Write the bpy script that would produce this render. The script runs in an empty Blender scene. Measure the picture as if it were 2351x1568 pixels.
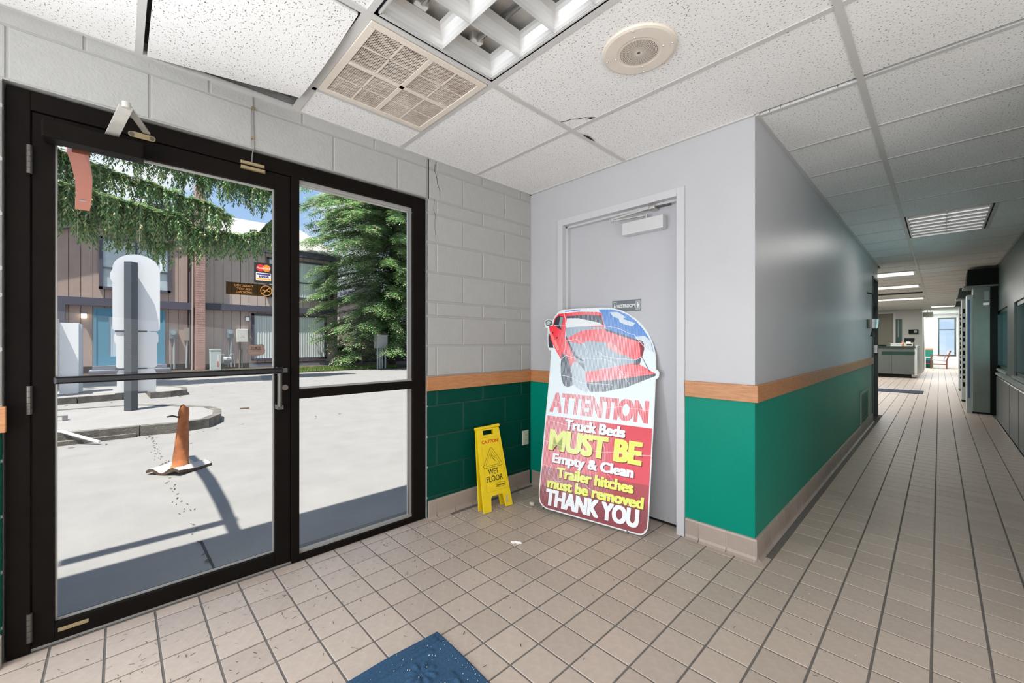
import bpy, math, random
from mathutils import Vector, Matrix
S = bpy.context.scene
COL = S.collection
PI = math.pi
random.seed(7)

# ------------------------------------------------------------------ camera, world, sun, lamps, exposure
EYE = 1.2            # camera height
CEIL = 2.437         # suspended ceiling
cam = bpy.data.cameras.new('camera'); cam_o = bpy.data.objects.new('camera', cam); COL.objects.link(cam_o)
cam.sensor_width = 36.0; cam.lens = 36.0 * 941 / 2351; cam.clip_start = 0.02; cam.clip_end = 300
cam_o.location = (0, 0, EYE); cam_o.rotation_euler = (PI / 2, 0, math.radians(46.2))
S.camera = cam_o
S.view_settings.view_transform = 'Standard'; S.view_settings.look = 'None'
S.view_settings.gamma = 1.0; S.view_settings.use_curve_mapping = False
S.view_settings.exposure = 0.0
S.cycles.max_bounces = 9; S.cycles.diffuse_bounces = 5; S.cycles.glossy_bounces = 4
S.cycles.transparent_max_bounces = 12; S.cycles.caustics_reflective = False; S.cycles.caustics_refractive = False
S.cycles.sample_clamp_indirect = 6.0

W = bpy.data.worlds.new('world'); S.world = W; W.use_nodes = True
nt = W.node_tree; nt.nodes.clear()
def N(t, **k):
    n = nt.nodes.new(t)
    for a, v in k.items(): setattr(n, a, v)
    return n
wo = N('ShaderNodeOutputWorld'); bg = N('ShaderNodeBackground'); bg.inputs[1].default_value = 1.45
tc = N('ShaderNodeTexCoord'); mp = N('ShaderNodeMapping'); mp.inputs['Scale'].default_value = (1.6, 1.6, 4.2)
no = N('ShaderNodeTexNoise'); no.inputs['Scale'].default_value = 2.1; no.inputs['Detail'].default_value = 7; no.inputs['Roughness'].default_value = 0.55
cr = N('ShaderNodeValToRGB'); cr.color_ramp.elements[0].position = 0.47; cr.color_ramp.elements[1].position = 0.60
sx = N('ShaderNodeSeparateXYZ'); g = N('ShaderNodeValToRGB')
g.color_ramp.elements[0].position = 0.0; g.color_ramp.elements[0].color = (0.42, 0.54, 0.70, 1)
g.color_ramp.elements[1].position = 0.55; g.color_ramp.elements[1].color = (0.13, 0.28, 0.58, 1)
mx = N('ShaderNodeMixRGB'); mx.inputs[2].default_value = (0.72, 0.73, 0.76, 1)
L = nt.links.new
L(tc.outputs['Generated'], mp.inputs[0]); L(mp.outputs[0], no.inputs['Vector']); L(no.outputs['Fac'], cr.inputs[0])
L(tc.outputs['Generated'], sx.inputs[0]); L(sx.outputs['Z'], g.inputs[0]); L(g.outputs[0], mx.inputs[1]); L(cr.outputs[0], mx.inputs[0])
L(mx.outputs[0], bg.inputs[0]); L(bg.outputs[0], wo.inputs[0])

sun = bpy.data.lights.new('sun', 'SUN'); sun.energy = 9.0; sun.angle = math.radians(0.6); sun.color = (1.0, 0.96, 0.9)
sun_o = bpy.data.objects.new('sun', sun); COL.objects.link(sun_o)
sun_o.rotation_euler = Vector((-0.15, 0.32, -1.0)).to_track_quat('-Z', 'Y').to_euler()

def area(name, loc, dirv, sx_, sy_, power, color=(1, 1, 1), spread=None):
    l = bpy.data.lights.new(name, 'AREA'); l.shape = 'RECTANGLE'; l.size = sx_; l.size_y = sy_; l.energy = power; l.color = color
    if spread: l.spread = math.radians(spread)
    o = bpy.data.objects.new(name, l); COL.objects.link(o); o.location = loc
    o.rotation_euler = Vector(dirv).to_track_quat('-Z', 'Y').to_euler()
    return o
# added fill lamps out of view, standing in for window daylight 
area('fill_behind', (0.0, -2.55, 1.35), (-0.05, 1, 0.55), 3.4, 2.2, 150, (0.97, 0.98, 1.0))
area('fill_left', (-2.28, -0.95, 1.02), (1, 0.45, -0.10), 0.95, 1.8, 60, (0.90, 0.95, 1.0))  # unseen fill beside the door, brightens the entry from the left
area('fill_right', (2.75, 0.2, 1.35), (-1, 0.10, 0.95), 2.6, 2.1, 105, (1.0, 0.985, 0.96))  # unseen fill on the right, aimed up to brighten the ceiling
# lit ceiling troffers of the far lobby, the car-wash tunnel's own lamps and the end room
area('tunnel_lamp', (2.6, 8.2, 3.1), (1.0, 0, -0.35), 1.5, 7.0, 480, (0.85, 0.97, 1.0))
area('corridor_troffer_lamp', (0.05, 6.25, 2.41), (0, 0, -1), 0.5, 1.1, 10, (1, 0.99, 0.95))
area('lobby_lamp', (-1.6, 12.5, 2.40), (0, 0, -1), 1.2, 4.5, 85, (1, 0.99, 0.96))
area('lobby_lamp', (-1.3, 18.2, 2.40), (0, 0, -1), 1.2, 4.0, 110, (1, 0.99, 0.96))
area('end_room_lamp', (0.0, 25.0, 2.40), (0, 0, -1), 1.2, 3.0, 190, (1, 0.99, 0.98))

# ------------------------------------------------------------------ materials
MATS = {}
def srgb(r, g, b):
    f = lambda c: (c / 255 / 12.92) if c / 255 <= 0.04045 else ((c / 255 + 0.055) / 1.055) ** 2.4
    return (f(r), f(g), f(b), 1)
def mat(name, col, rough=0.6, metal=0.0, var=0.0, noise=0.0, nscale=8.0, bump=0.0, bscale=60.0, spec=0.5, col2=None,
        stretch=None, emis=0.0, rnd=0.0):
    if name in MATS: return MATS[name]
    m = bpy.data.materials.new(name); m.use_nodes = True; t = m.node_tree; b = t.nodes['Principled BSDF']
    if len(col) == 3: col = (*col, 1)
    b.inputs['Base Color'].default_value = col; b.inputs['Roughness'].default_value = rough
    b.inputs['Metallic'].default_value = metal; b.inputs['Specular IOR Level'].default_value = spec
    if emis: b.inputs['Emission Color'].default_value = col; b.inputs['Emission Strength'].default_value = emis
    co = t.nodes.new('ShaderNodeTexCoord'); src = co.outputs['Object']
    if stretch:
        mp = t.nodes.new('ShaderNodeMapping'); mp.inputs['Scale'].default_value = stretch; t.links.new(src, mp.inputs[0]); src = mp.outputs[0]
    cur = None
    if noise:
        n = t.nodes.new('ShaderNodeTexNoise'); n.inputs['Scale'].default_value = nscale; n.inputs['Detail'].default_value = 6
        n.inputs['Roughness'].default_value = 0.6; t.links.new(src, n.inputs['Vector'])
        r = t.nodes.new('ShaderNodeValToRGB'); c2 = col2 or tuple(c * (1 - noise) for c in col[:3]) + (1,)
        if len(c2) == 3: c2 = (*c2, 1)
        r.color_ramp.elements[0].position = 0.3; r.color_ramp.elements[1].position = 0.7
        r.color_ramp.elements[0].color = c2; r.color_ramp.elements[1].color = col
        t.links.new(n.outputs['Fac'], r.inputs[0]); cur = r.outputs[0]
    if rnd:
        oi = t.nodes.new('ShaderNodeObjectInfo'); hs = t.nodes.new('ShaderNodeHueSaturation')
        mr = t.nodes.new('ShaderNodeMapRange'); mr.inputs['To Min'].default_value = 1 - rnd; mr.inputs['To Max'].default_value = 1 + rnd
        t.links.new(oi.outputs['Random'], mr.inputs['Value']); t.links.new(mr.outputs[0], hs.inputs['Value'])
        hs.inputs['Color'].default_value = col
        if cur: t.links.new(cur, hs.inputs['Color'])
        cur = hs.outputs[0]
    if cur: t.links.new(cur, b.inputs['Base Color'])
    if bump:
        n = t.nodes.new('ShaderNodeTexNoise'); n.inputs['Scale'].default_value = bscale; n.inputs['Detail'].default_value = 4
        t.links.new(src, n.inputs['Vector']); bp = t.nodes.new('ShaderNodeBump'); bp.inputs['Strength'].default_value = bump
        bp.inputs['Distance'].default_value = 0.01; t.links.new(n.outputs['Fac'], bp.inputs['Height']); t.links.new(bp.outputs[0], b.inputs['Normal'])
    MATS[name] = m
    return m

GREYP = mat('grey_block_paint', (0.40, 0.402, 0.385), 0.55, noise=0.06, nscale=20, bump=0.25, bscale=90, rnd=0.02)
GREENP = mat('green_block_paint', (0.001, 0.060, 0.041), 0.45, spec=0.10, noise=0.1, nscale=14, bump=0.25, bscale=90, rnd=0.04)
MORT = mat('painted_mortar', (0.36, 0.36, 0.345), 0.6, bump=0.2)
MORTG = mat('green_mortar', (0.001, 0.050, 0.034), 0.5, bump=0.2)
WALLP = mat('grey_wall_paint', (0.475, 0.478, 0.495), 0.36, noise=0.05, nscale=3, bump=0.06, bscale=160, spec=0.4)
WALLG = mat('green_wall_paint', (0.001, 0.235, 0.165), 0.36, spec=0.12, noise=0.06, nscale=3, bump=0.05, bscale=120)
DOORP = mat('grey_door_paint', (0.47, 0.475, 0.50), 0.35, noise=0.05, nscale=2, bump=0.03, bscale=120)
FRAMEP = mat('door_frame_paint', (0.52, 0.52, 0.54), 0.35, bump=0.03)
OAK = mat('oak_rail', (0.54, 0.26, 0.115), 0.42, noise=0.4, nscale=6, col2=(0.38, 0.155, 0.055), stretch=(2.5, 2.5, 22))
BRONZE = mat('dark_bronze_aluminium', (0.009, 0.007, 0.006), 0.5, noise=0.3, nscale=10, spec=0.05)
BLACK = mat('black_gap', (0.006, 0.006, 0.006), 0.8)
TILEM = mat('quarry_tile', (0.52, 0.43, 0.36), 0.45, noise=0.16, nscale=34, col2=(0.44, 0.362, 0.302), rnd=0.07, bump=0.06, bscale=60)
GROUT = mat('floor_grout', (0.19, 0.175, 0.16), 0.85, noise=0.3, nscale=60)
BASET = mat('base_tile', (0.37, 0.30, 0.255), 0.38, noise=0.10, nscale=16, rnd=0.05)
BASEG = mat('base_grout', (0.40, 0.37, 0.34), 0.8)
TEE = mat('ceiling_tee_white', (0.56, 0.555, 0.54), 0.45)
WHITE = mat('white_enamel', (0.78, 0.77, 0.74), 0.4)
CREAM = mat('cream_metal', (0.74, 0.67, 0.58), 0.45, noise=0.08, nscale=9)
ALU = mat('troffer_aluminium', (0.66, 0.66, 0.648), 0.33, metal=0.35, noise=0.05, nscale=5)
STEEL = mat('brushed_steel', (0.62, 0.61, 0.59), 0.33, metal=0.8, noise=0.15, nscale=30)
BRASS = mat('aged_brass', (0.38, 0.30, 0.17), 0.45, metal=0.5, noise=0.2, nscale=60)
DUCT = mat('duct_brown', (0.035, 0.024, 0.018), 0.9)
PLENUM = mat('plenum_grey', (0.16, 0.15, 0.14), 0.9)
YEL = mat('yellow_plastic', (0.86, 0.63, 0.012), 0.38, noise=0.12, nscale=18)
INKB = mat('black_ink', (0.012, 0.012, 0.012), 0.5)
INKR = mat('red_ink', (0.62, 0.03, 0.015), 0.5)
WPRINT = mat('white_print', (0.80, 0.84, 0.87), 0.5)
WEDGE = mat('sign_board_core', (0.72, 0.74, 0.75), 0.45, noise=0.1, nscale=40)

def ceiling_mat():
    m = bpy.data.materials.new('fissured_ceiling_tile'); m.use_nodes = True; t = m.node_tree; b = t.nodes['Principled BSDF']
    co = t.nodes.new('ShaderNodeTexCoord'); mp = t.nodes.new('ShaderNodeMapping'); mp.inputs['Scale'].default_value = (1, 1.3, 0.2)
    oi = t.nodes.new('ShaderNodeObjectInfo')
    t.links.new(co.outputs['Object'], mp.inputs[0])
    cm = t.nodes.new('ShaderNodeCombineXYZ'); ml = t.nodes.new('ShaderNodeMath'); ml.operation = 'MULTIPLY'; ml.inputs[1].default_value = 37
    t.links.new(oi.outputs['Random'], ml.inputs[0]); t.links.new(ml.outputs[0], cm.inputs[0]); t.links.new(ml.outputs[0], cm.inputs[1])
    va = t.nodes.new('ShaderNodeVectorMath'); va.operation = 'ADD'; t.links.new(mp.outputs[0], va.inputs[0]); t.links.new(cm.outputs[0], va.inputs[1])
    n1 = t.nodes.new('ShaderNodeTexNoise'); n1.inputs['Scale'].default_value = 120; n1.inputs['Detail'].default_value = 1.5; t.links.new(va.outputs[0], n1.inputs['Vector'])
    r1 = t.nodes.new('ShaderNodeValToRGB'); r1.color_ramp.elements[0].position = 0.325; r1.color_ramp.elements[1].position = 0.365
    n2 = t.nodes.new('ShaderNodeTexNoise'); n2.inputs['Scale'].default_value = 2.5; n2.inputs['Detail'].default_value = 3; t.links.new(va.outputs[0], n2.inputs['Vector'])
    r2 = t.nodes.new('ShaderNodeValToRGB'); r2.color_ramp.elements[0].color = (0.79, 0.785, 0.77, 1); r2.color_ramp.elements[1].color = (0.86, 0.858, 0.85, 1)
    mx = t.nodes.new('ShaderNodeMixRGB'); mx.inputs[1].default_value = (0.20, 0.18, 0.16, 1)
    t.links.new(n1.outputs['Fac'], r1.inputs[0]); t.links.new(n2.outputs['Fac'], r2.inputs[0])
    t.links.new(r1.outputs[0], mx.inputs[0]); t.links.new(r2.outputs[0], mx.inputs[2]); t.links.new(mx.outputs[0], b.inputs['Base Color'])
    bp = t.nodes.new('ShaderNodeBump'); bp.inputs['Strength'].default_value = 0.35; bp.inputs['Distance'].default_value = 0.004
    t.links.new(r1.outputs[0], bp.inputs['Height']); t.links.new(bp.outputs[0], b.inputs['Normal'])
    b.inputs['Roughness'].default_value = 0.85; b.inputs['Specular IOR Level'].default_value = 0.15
    return m
CTILE = ceiling_mat()

def glass_mat(name, tint=(0.97, 0.985, 0.98), fac=1.0, rough=0.0):
    m = bpy.data.materials.new(name); m.use_nodes = True; t = m.node_tree; t.nodes.clear()
    o = t.nodes.new('ShaderNodeOutputMaterial'); tr = t.nodes.new('ShaderNodeBsdfTransparent'); tr.inputs[0].default_value = (*tint, 1)
    gl = t.nodes.new('ShaderNodeBsdfGlossy'); gl.inputs['Roughness'].default_value = rough; gl.inputs['Color'].default_value = (1, 1, 1, 1)
    fr = t.nodes.new('ShaderNodeFresnel'); fr.inputs[0].default_value = 1.45; ml = t.nodes.new('ShaderNodeMath'); ml.operation = 'MULTIPLY'; ml.inputs[1].default_value = fac
    mx = t.nodes.new('ShaderNodeMixShader'); t.links.new(fr.outputs[0], ml.inputs[0])
    ge = t.nodes.new('ShaderNodeNewGeometry'); ff_ = t.nodes.new('ShaderNodeMath'); ff_.operation = 'SUBTRACT'; ff_.inputs[0].default_value = 1.0; t.links.new(ge.outputs['Backfacing'], ff_.inputs[1])
    m2 = t.nodes.new('ShaderNodeMath'); m2.operation = 'MULTIPLY'; t.links.new(ml.outputs[0], m2.inputs[0]); t.links.new(ff_.outputs[0], m2.inputs[1]); t.links.new(m2.outputs[0], mx.inputs[0])
    t.links.new(tr.outputs[0], mx.inputs[1]); t.links.new(gl.outputs[0], mx.inputs[2]); t.links.new(mx.outputs[0], o.inputs[0])
    return m
GLASS = glass_mat('clear_glass', fac=0.25)
FILM = glass_mat('brown_film', (0.44, 0.35, 0.20), 0.2, 0.3)

def print_mat(name, col, amount=0.55, ctr=(0.36, 0.95), rad=(0.42, 0.75)):
    """Sun-faded ink on fluted plastic board: pale stripes where the ink has cracked off along the flutes."""
    m = bpy.data.materials.new(name); m.use_nodes = True; t = m.node_tree; b = t.nodes['Principled BSDF']
    b.inputs['Roughness'].default_value = 0.35
    co = t.nodes.new('ShaderNodeTexCoord'); sp = t.nodes.new('ShaderNodeSeparateXYZ'); t.links.new(co.outputs['Object'], sp.inputs[0])
    def M(op, a, b_=None, c=None):
        n = t.nodes.new('ShaderNodeMath'); n.operation = op
        for i, v in enumerate((a, b_, c)):
            if v is None: continue
            if isinstance(v, (int, float)): n.inputs[i].default_value = v
            else: t.links.new(v, n.inputs[i])
        return n.outputs[0]
    s = M('SINE', M('MULTIPLY', sp.outputs['X'], 2 * PI / 0.0105))
    s = M('MULTIPLY_ADD', s, 0.5, 0.5)
    dx = M('DIVIDE', M('SUBTRACT', sp.outputs['X'], ctr[0]), rad[0]); dy = M('DIVIDE', M('SUBTRACT', sp.outputs['Y'], ctr[1]), rad[1])
    r = M('ADD', M('MULTIPLY', dx, dx), M('MULTIPLY', dy, dy))
    fall = M('MAXIMUM', M('SUBTRACT', 1.0, r), 0.0)
    nz = t.nodes.new('ShaderNodeTexNoise'); nz.inputs['Scale'].default_value = 5; nz.inputs['Detail'].default_value = 4; t.links.new(co.outputs['Object'], nz.inputs['Vector'])
    fall = M('MULTIPLY', fall, M('MULTIPLY_ADD', nz.outputs['Fac'], 1.6, 0.15))
    k = M('MINIMUM', M('MULTIPLY', M('MULTIPLY', s, fall), amount * 1.9), 0.92)
    k = M('ADD', k, M('MULTIPLY', fall, 0.22 * amount))
    mx = t.nodes.new('ShaderNodeMixRGB'); mx.inputs[1].default_value = (*col, 1); mx.inputs[2].default_value = (0.72, 0.79, 0.84, 1)
    mx.use_clamp = True
    t.links.new(k, mx.inputs[0]); t.links.new(mx.outputs[0], b.inputs['Base Color'])
    return m

# ------------------------------------------------------------------ mesh helpers
class MB:
    def __init__(s): s.v = []; s.f = []
    def add(s, vs, fs):
        o = len(s.v); s.v += [tuple(v) for v in vs]; s.f += [tuple(i + o for i in f) for f in fs]; return s
    def box(s, x0, x1, y0, y1, z0, z1):
        vs = [(x, y, z) for z in (z0, z1) for y in (y0, y1) for x in (x0, x1)]
        return s.add(vs, [(0, 2, 3, 1), (4, 5, 7, 6), (0, 1, 5, 4), (2, 6, 7, 3), (0, 4, 6, 2), (1, 3, 7, 5)])
    def cbox(s, x0, x1, y0, y1, z0, z1, c, axis='z', sign=1):
        """box with its face on side AXIS*SIGN chamfered by c"""
        lo = [x0, y0, z0]; hi = [x1, y1, z1]; a = 'xyz'.index(axis); u, w = [i for i in range(3) if i != a]
        far = hi[a] if sign > 0 else lo[a]; near = lo[a] if sign > 0 else hi[a]; mid = far - sign * c
        R = []
        for lv, ins in ((near, 0), (mid, 0), (far, c)):
            for (pu, pw) in ((0, 0), (1, 0), (1, 1), (0, 1)):
                p = [0, 0, 0]; p[a] = lv
                p[u] = (lo[u] + ins) if pu == 0 else (hi[u] - ins); p[w] = (lo[w] + ins) if pw == 0 else (hi[w] - ins); R.append(p)
        fs = [(3, 2, 1, 0), (8, 9, 10, 11)]
        for r in (0, 4):
            for i in range(4): fs.append((r + i, r + (i + 1) % 4, r + 4 + (i + 1) % 4, r + 4 + i))
        return s.add(R, fs)
    def cyl(s, p, q, r, r2=None, n=12, caps=True):
        p = Vector(p); q = Vector(q); d = (q - p).normalized(); r2 = r if r2 is None else r2
        a = d.orthogonal().normalized(); b = d.cross(a)
        vs = [p + (a * math.cos(2 * PI * i / n) + b * math.sin(2 * PI * i / n)) * r for i in range(n)] + \
             [q + (a * math.cos(2 * PI * i / n) + b * math.sin(2 * PI * i / n)) * r2 for i in range(n)]
        fs = [(i, (i + 1) % n, n + (i + 1) % n, n + i) for i in range(n)]
        if caps: fs += [tuple(range(n - 1, -1, -1)), tuple(range(n, 2 * n))]
        return s.add(vs, fs)
    def tube(s, pts, r, n=8):
        pts = [Vector(p) for p in pts]; rr = r if isinstance(r, (list, tuple)) else [r] * len(pts)
        base = len(s.v); a = None
        for i, p in enumerate(pts):
            d = (pts[min(i + 1, len(pts) - 1)] - pts[max(i - 1, 0)]).normalized()
            a = d.orthogonal().normalized() if a is None else (a - d * a.dot(d)).normalized()
            b = d.cross(a)
            s.v += [tuple(p + (a * math.cos(2 * PI * k / n) + b * math.sin(2 * PI * k / n)) * rr[i]) for k in range(n)]
        for i in range(len(pts) - 1):
            for k in range(n):
                s.f.append((base + i * n + k, base + i * n + (k + 1) % n, base + (i + 1) * n + (k + 1) % n, base + (i + 1) * n + k))
        s.f.append(tuple(base + k for k in range(n - 1, -1, -1))); s.f.append(tuple(base + (len(pts) - 1) * n + k for k in range(n)))
        return s
    def prism(s, poly, w0, w1, fn):
        """poly: 2D outline (ccw seen from w1 side); fn(u,v,w) -> xyz"""
        n = len(poly)
        vs = [fn(u, v, w0) for u, v in poly] + [fn(u, v, w1) for u, v in poly]
        fs = [tuple(range(n - 1, -1, -1)), tuple(range(n, 2 * n))] + [(i, (i + 1) % n, n + (i + 1) % n, n + i) for i in range(n)]
        return s.add(vs, fs)
    def mesh(s, name, m=None, smooth=False):
        me = bpy.data.meshes.new(name); me.from_pydata(s.v, [], s.f); me.update()
        if m: me.materials.append(m)
        if smooth:
            for p in me.polygons: p.use_smooth = True
        return me
    def build(s, name, m, parent=None, smooth=False, bevel=0):
        o = bpy.data.objects.new(name, s.mesh(name, m, smooth)); COL.objects.link(o)
        if parent: o.parent = parent
        if bevel:
            b = o.modifiers.new('bevel', 'BEVEL'); b.width = bevel; b.segments = 2; b.limit_method = 'ANGLE'; b.angle_limit = 0.6
        return o
XYZ = lambda u, v, w: (u, v, w)
def link_mesh(name, me, parent=None, loc=None, rot=None):
    o = bpy.data.objects.new(name, me); COL.objects.link(o)
    if parent: o.parent = parent
    if loc: o.location = loc
    if rot: o.rotation_euler = rot
    return o
def tag(o, label, cat, group=None, kind=None):
    o['label'] = label; o['category'] = cat
    if group: o['group'] = group
    if kind: o['kind'] = kind
    return o
def empty(name, loc=(0, 0, 0), mtx=None):
    o = bpy.data.objects.new(name, None); COL.objects.link(o); o.empty_display_size = 0.05
    if mtx is not None: o.matrix_world = mtx
    else: o.location = loc
    return o
def struct(o): o['kind'] = 'structure'; return o
def stuff(o): o['kind'] = 'stuff'; return o
def copy_tree(o, parent=None):
    c = o.copy(); COL.objects.link(c); c.parent = parent
    for ch in list(o.children): copy_tree(ch, c)
    return c
def arc(cx, cy, r, a0, a1, n, ry=None):
    ry = ry or r
    return [(cx + r * math.cos(a0 + (a1 - a0) * i / n), cy + ry * math.sin(a0 + (a1 - a0) * i / n)) for i in range(n + 1)]

def text(name, s, box, m, parent, fn=XYZ, bold=0.0, heavy=0.0, depth=0.0006, rot=0.0, shear=0.0, mirror=False, smallcaps=None):
    """lettering fitted into box (u0,u1,v0,v1) of a plane given by fn(u,v,w)"""
    c = bpy.data.curves.new('lettering', 'FONT'); c.body = s; c.size = 1; c.offset = min(bold, 0.012); c.resolution_u = 3; c.shear = shear
    o = bpy.data.objects.new('lettering', c); COL.objects.link(o)
    bpy.context.view_layer.update()
    me = bpy.data.meshes.new_from_object(o.evaluated_get(bpy.context.evaluated_depsgraph_get()))
    bpy.data.objects.remove(o); bpy.data.curves.remove(c)
    if heavy:
        vv = [tuple(v.co) for v in me.vertices]; ff = [tuple(p.vertices) for p in me.polygons]; V_ = []; F_ = []
        for i_, (dx, dy) in enumerate(((-1, -.45), (1, -.45), (1, .45), (-1, .45), (0, 0), (-.5, .0), (.5, 0))):
            o_ = len(V_); V_ += [(x + dx * heavy, y + dy * heavy, i_ * .00006) for x, y, z in vv]; F_ += [tuple(k + o_ for k in f) for f in ff]
        me = bpy.data.meshes.new(name); me.from_pydata(V_, [], F_); me.update()
    xs = [v.co.x for v in me.vertices]; ys = [v.co.y for v in me.vertices]
    x0, x1, y0, y1 = min(xs), max(xs), min(ys), max(ys); u0, u1, v0, v1 = box; cr, sr = math.cos(rot), math.sin(rot)
    uc, vc = (u0 + u1) / 2, (v0 + v1) / 2
    for v in me.vertices:
        a = (v.co.x - x0) / (x1 - x0); a = 1 - a if mirror else a
        u = u0 + (u1 - u0) * a - uc; w = v0 + (v1 - v0) * (v.co.y - y0) / (y1 - y0) - vc
        v.co = Vector(fn(uc + u * cr - w * sr, vc + u * sr + w * cr, depth + v.co.z))
    me.materials.clear(); me.materials.append(m); me.name = name
    o = bpy.data.objects.new(name, me); COL.objects.link(o); o.parent = parent
    return o

# ------------------------------------------------------------------ camera projection, used only to choose which tiles are worth an object
TH = math.radians(46.2)
def proj(X, Y, Z):
    d = -X * math.sin(TH) + Y * math.cos(TH); r = X * math.cos(TH) + Y * math.sin(TH)
    return (None if d < 0.05 else (1175.5 + 941 * r / d, 784 - 941 * (Z - EYE) / d))
def quad_area(ps):
    q = [proj(*p) for p in ps]
    if any(p is None for p in q): return 0
    if max(p[0] for p in q) < 0 or min(p[0] for p in q) > 2351 or max(p[1] for p in q) < 0 or min(p[1] for p in q) > 1568: return 0
    return abs(sum(q[i][0] * q[(i + 1) % 4][1] - q[(i + 1) % 4][0] * q[i][1] for i in range(4))) / 2

WX = -2.395      # inner face of the entry wall
WY = 2.517       # face of the wall with the restroom door
CX = -0.70       # corridor wall face
RX = 0.66        # right corridor wall face
# ================================================================== FLOOR
floor = struct(MB().box(-2.62, 3.2, -3.0, 8.95, -0.12, -0.003).box(-5.2, 2.0, 8.95, 30, -0.12, -0.003).build('floor', GROUT))
PX, PY, JX = 0.1545, 0.1555, 0.008
cells = []
ix = 0
for i in range(-30, 24):
    x0 = -0.948 + PX * i; x1 = x0 + PX
    for j in range(-12, 172):
        y0 = 0.427 + PY * j; y1 = y0 + PY; xc, yc = (x0 + x1) / 2, (y0 + y1) / 2
        if xc < WX + 0.06 and yc < 8.95: continue
        if y0 < -1.4: continue
        if WY + 0.02 < yc < 8.95 and (xc < CX + 0.02 or xc > RX): continue
        if yc > 8.95 and (xc > RX or xc < -3.6): continue
        if xc > 1.6: continue
        a = quad_area([(x0, y0, 0), (x1, y0, 0), (x1, y1, 0), (x0, y1, 0)])
        cells.append((a, xc, yc))
cells.sort(reverse=True)
tm = MB().cbox(-(PX - JX) / 2, (PX - JX) / 2, -(PY - JX) / 2, (PY - JX) / 2, -0.012, 0.0, 0.0011).mesh('tile', TILEM)
cutm = MB().cbox(-0.0355, 0.0355, -(PY - JX) / 2, (PY - JX) / 2, -0.012, 0.0, 0.001).mesh('tile', TILEM)
for j in range(-5, 8): link_mesh('tile', cutm, floor, (-2.3795, 0.427 + PY * (j + .5), 0.0))
NT = 287
for k, (a, x, y) in enumerate(cells[:NT]):
    o = link_mesh('tile', tm, floor, (x, y, random.uniform(-0.0006, 0.0002)), (random.uniform(-.002, .002), random.uniform(-.002, .002), random.uniform(-.002, .002)))
mb = MB()
for (a, x, y) in cells[NT:]:
    mb.box(x - (PX - JX) / 2, x + (PX - JX) / 2, y - (PY - JX) / 2, y + (PY - JX) / 2, -0.012, 0.0)
stuff(mb.build('tile', TILEM, floor))

# ================================================================== ENTRY WALL (wall_left): painted concrete block
OY0, OY1, OZ = -0.312, 1.508, 2.172     # opening of the storefront
wl = MB()
wl.box(WX - 0.20, WX - 0.004, -3.0, OY0, 0, 2.9).box(WX - 0.20, WX - 0.004, OY1, WY + 0.25, 0, 2.9).box(WX - 0.20, WX - 0.004, OY0, OY1, OZ, 2.9)
wall_left = struct(wl.build('wall_left', MORT))
MB().box(WX - 0.0145, WX - 0.0035, OY1 + .001, WY, 0.0, 0.90).box(WX - 0.0145, WX - 0.0035, -1.2, OY0 - .001, 0.0, 0.90).build('lower_mortar', MORTG, wall_left)
BL = 0.412
def blocks(courses, y0, y1, m, wall, skip=None):
    for (z0, z1, off) in courses:
        y = y1 - off
        edges = [y1]
        while y > y0 + 0.02: edges.append(y); y -= BL
        edges.append(y0)
        for a, b in zip(edges[1:], edges[:-1]):
            if b - a < 0.012: continue
            MB().cbox(WX - 0.012, WX, a + 0.0055 * (a > y0), b - 0.0055 * (b < y1), z0 + 0.0055, z1 - 0.0055, 0.004, 'x', 1).build('block', m, wall)
up_c = [(0.960, 1.171, 0.115), (1.171, 1.373, 0.30), (1.373, 1.472, 0.115), (1.472, 1.674, 0.30), (1.674, 1.876, 0.115), (1.876, 2.073, 0.30), (2.073, 2.172, 0.115), (2.172, 2.375, 0.30), (2.375, 2.60, 0.115)]
lo_c = [(0.0, 0.14, 0.115), (0.14, 0.346, 0.30), (0.346, 0.552, 0.115), (0.552, 0.758, 0.30), (0.758, 0.960, 0.115)]
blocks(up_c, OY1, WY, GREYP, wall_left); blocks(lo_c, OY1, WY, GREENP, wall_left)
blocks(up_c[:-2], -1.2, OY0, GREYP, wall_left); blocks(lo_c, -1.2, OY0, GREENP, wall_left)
# lintel course and the course above it
for (z0, z1, ed) in ((2.178, 2.375, [-1.2, -0.72, -0.300, 0.098, 0.485, 0.885, 1.285, 1.505]), (2.379, 2.60, [-1.2, -0.51, -0.10, 0.31, 0.72, 1.13, 1.505])):
    for a, b in zip(ed[:-1], ed[1:]):
        MB().cbox(WX - 0.012, WX, a + 0.004, b - 0.004, z0, z1 - 0.004, 0.003, 'x', 1).build('block', GREYP, wall_left)
MB().box(WX - 0.013, WX + 0.0005, 1.509, 1.5165, 2.17, 2.437).build('open_joint', BLACK, wall_left)['label'] = 'dark open vertical joint'
ck = [(1.565, 2.415), (1.562, 2.37), (1.578, 2.335), (1.583, 2.29), (1.602, 2.25), (1.605, 2.19)]
mb = MB()
for (a, b) in zip(ck[:-1], ck[1:]): mb.tube([(WX, *a), (WX, *b)], [0.0022, 0.0015], 5)
ck = [(1.56, 2.172), (1.553, 2.10), (1.568, 2.06), (1.562, 2.0), (1.568, 1.95), (1.572, 1.89)]
for (a, b) in zip(ck[:-1], ck[1:]): mb.tube([(WX, *a), (WX, *b)], 0.0011, 5)
mb.build('crack', BLACK, wall_left)['label'] = 'stepped crack through the top blocks'

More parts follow.
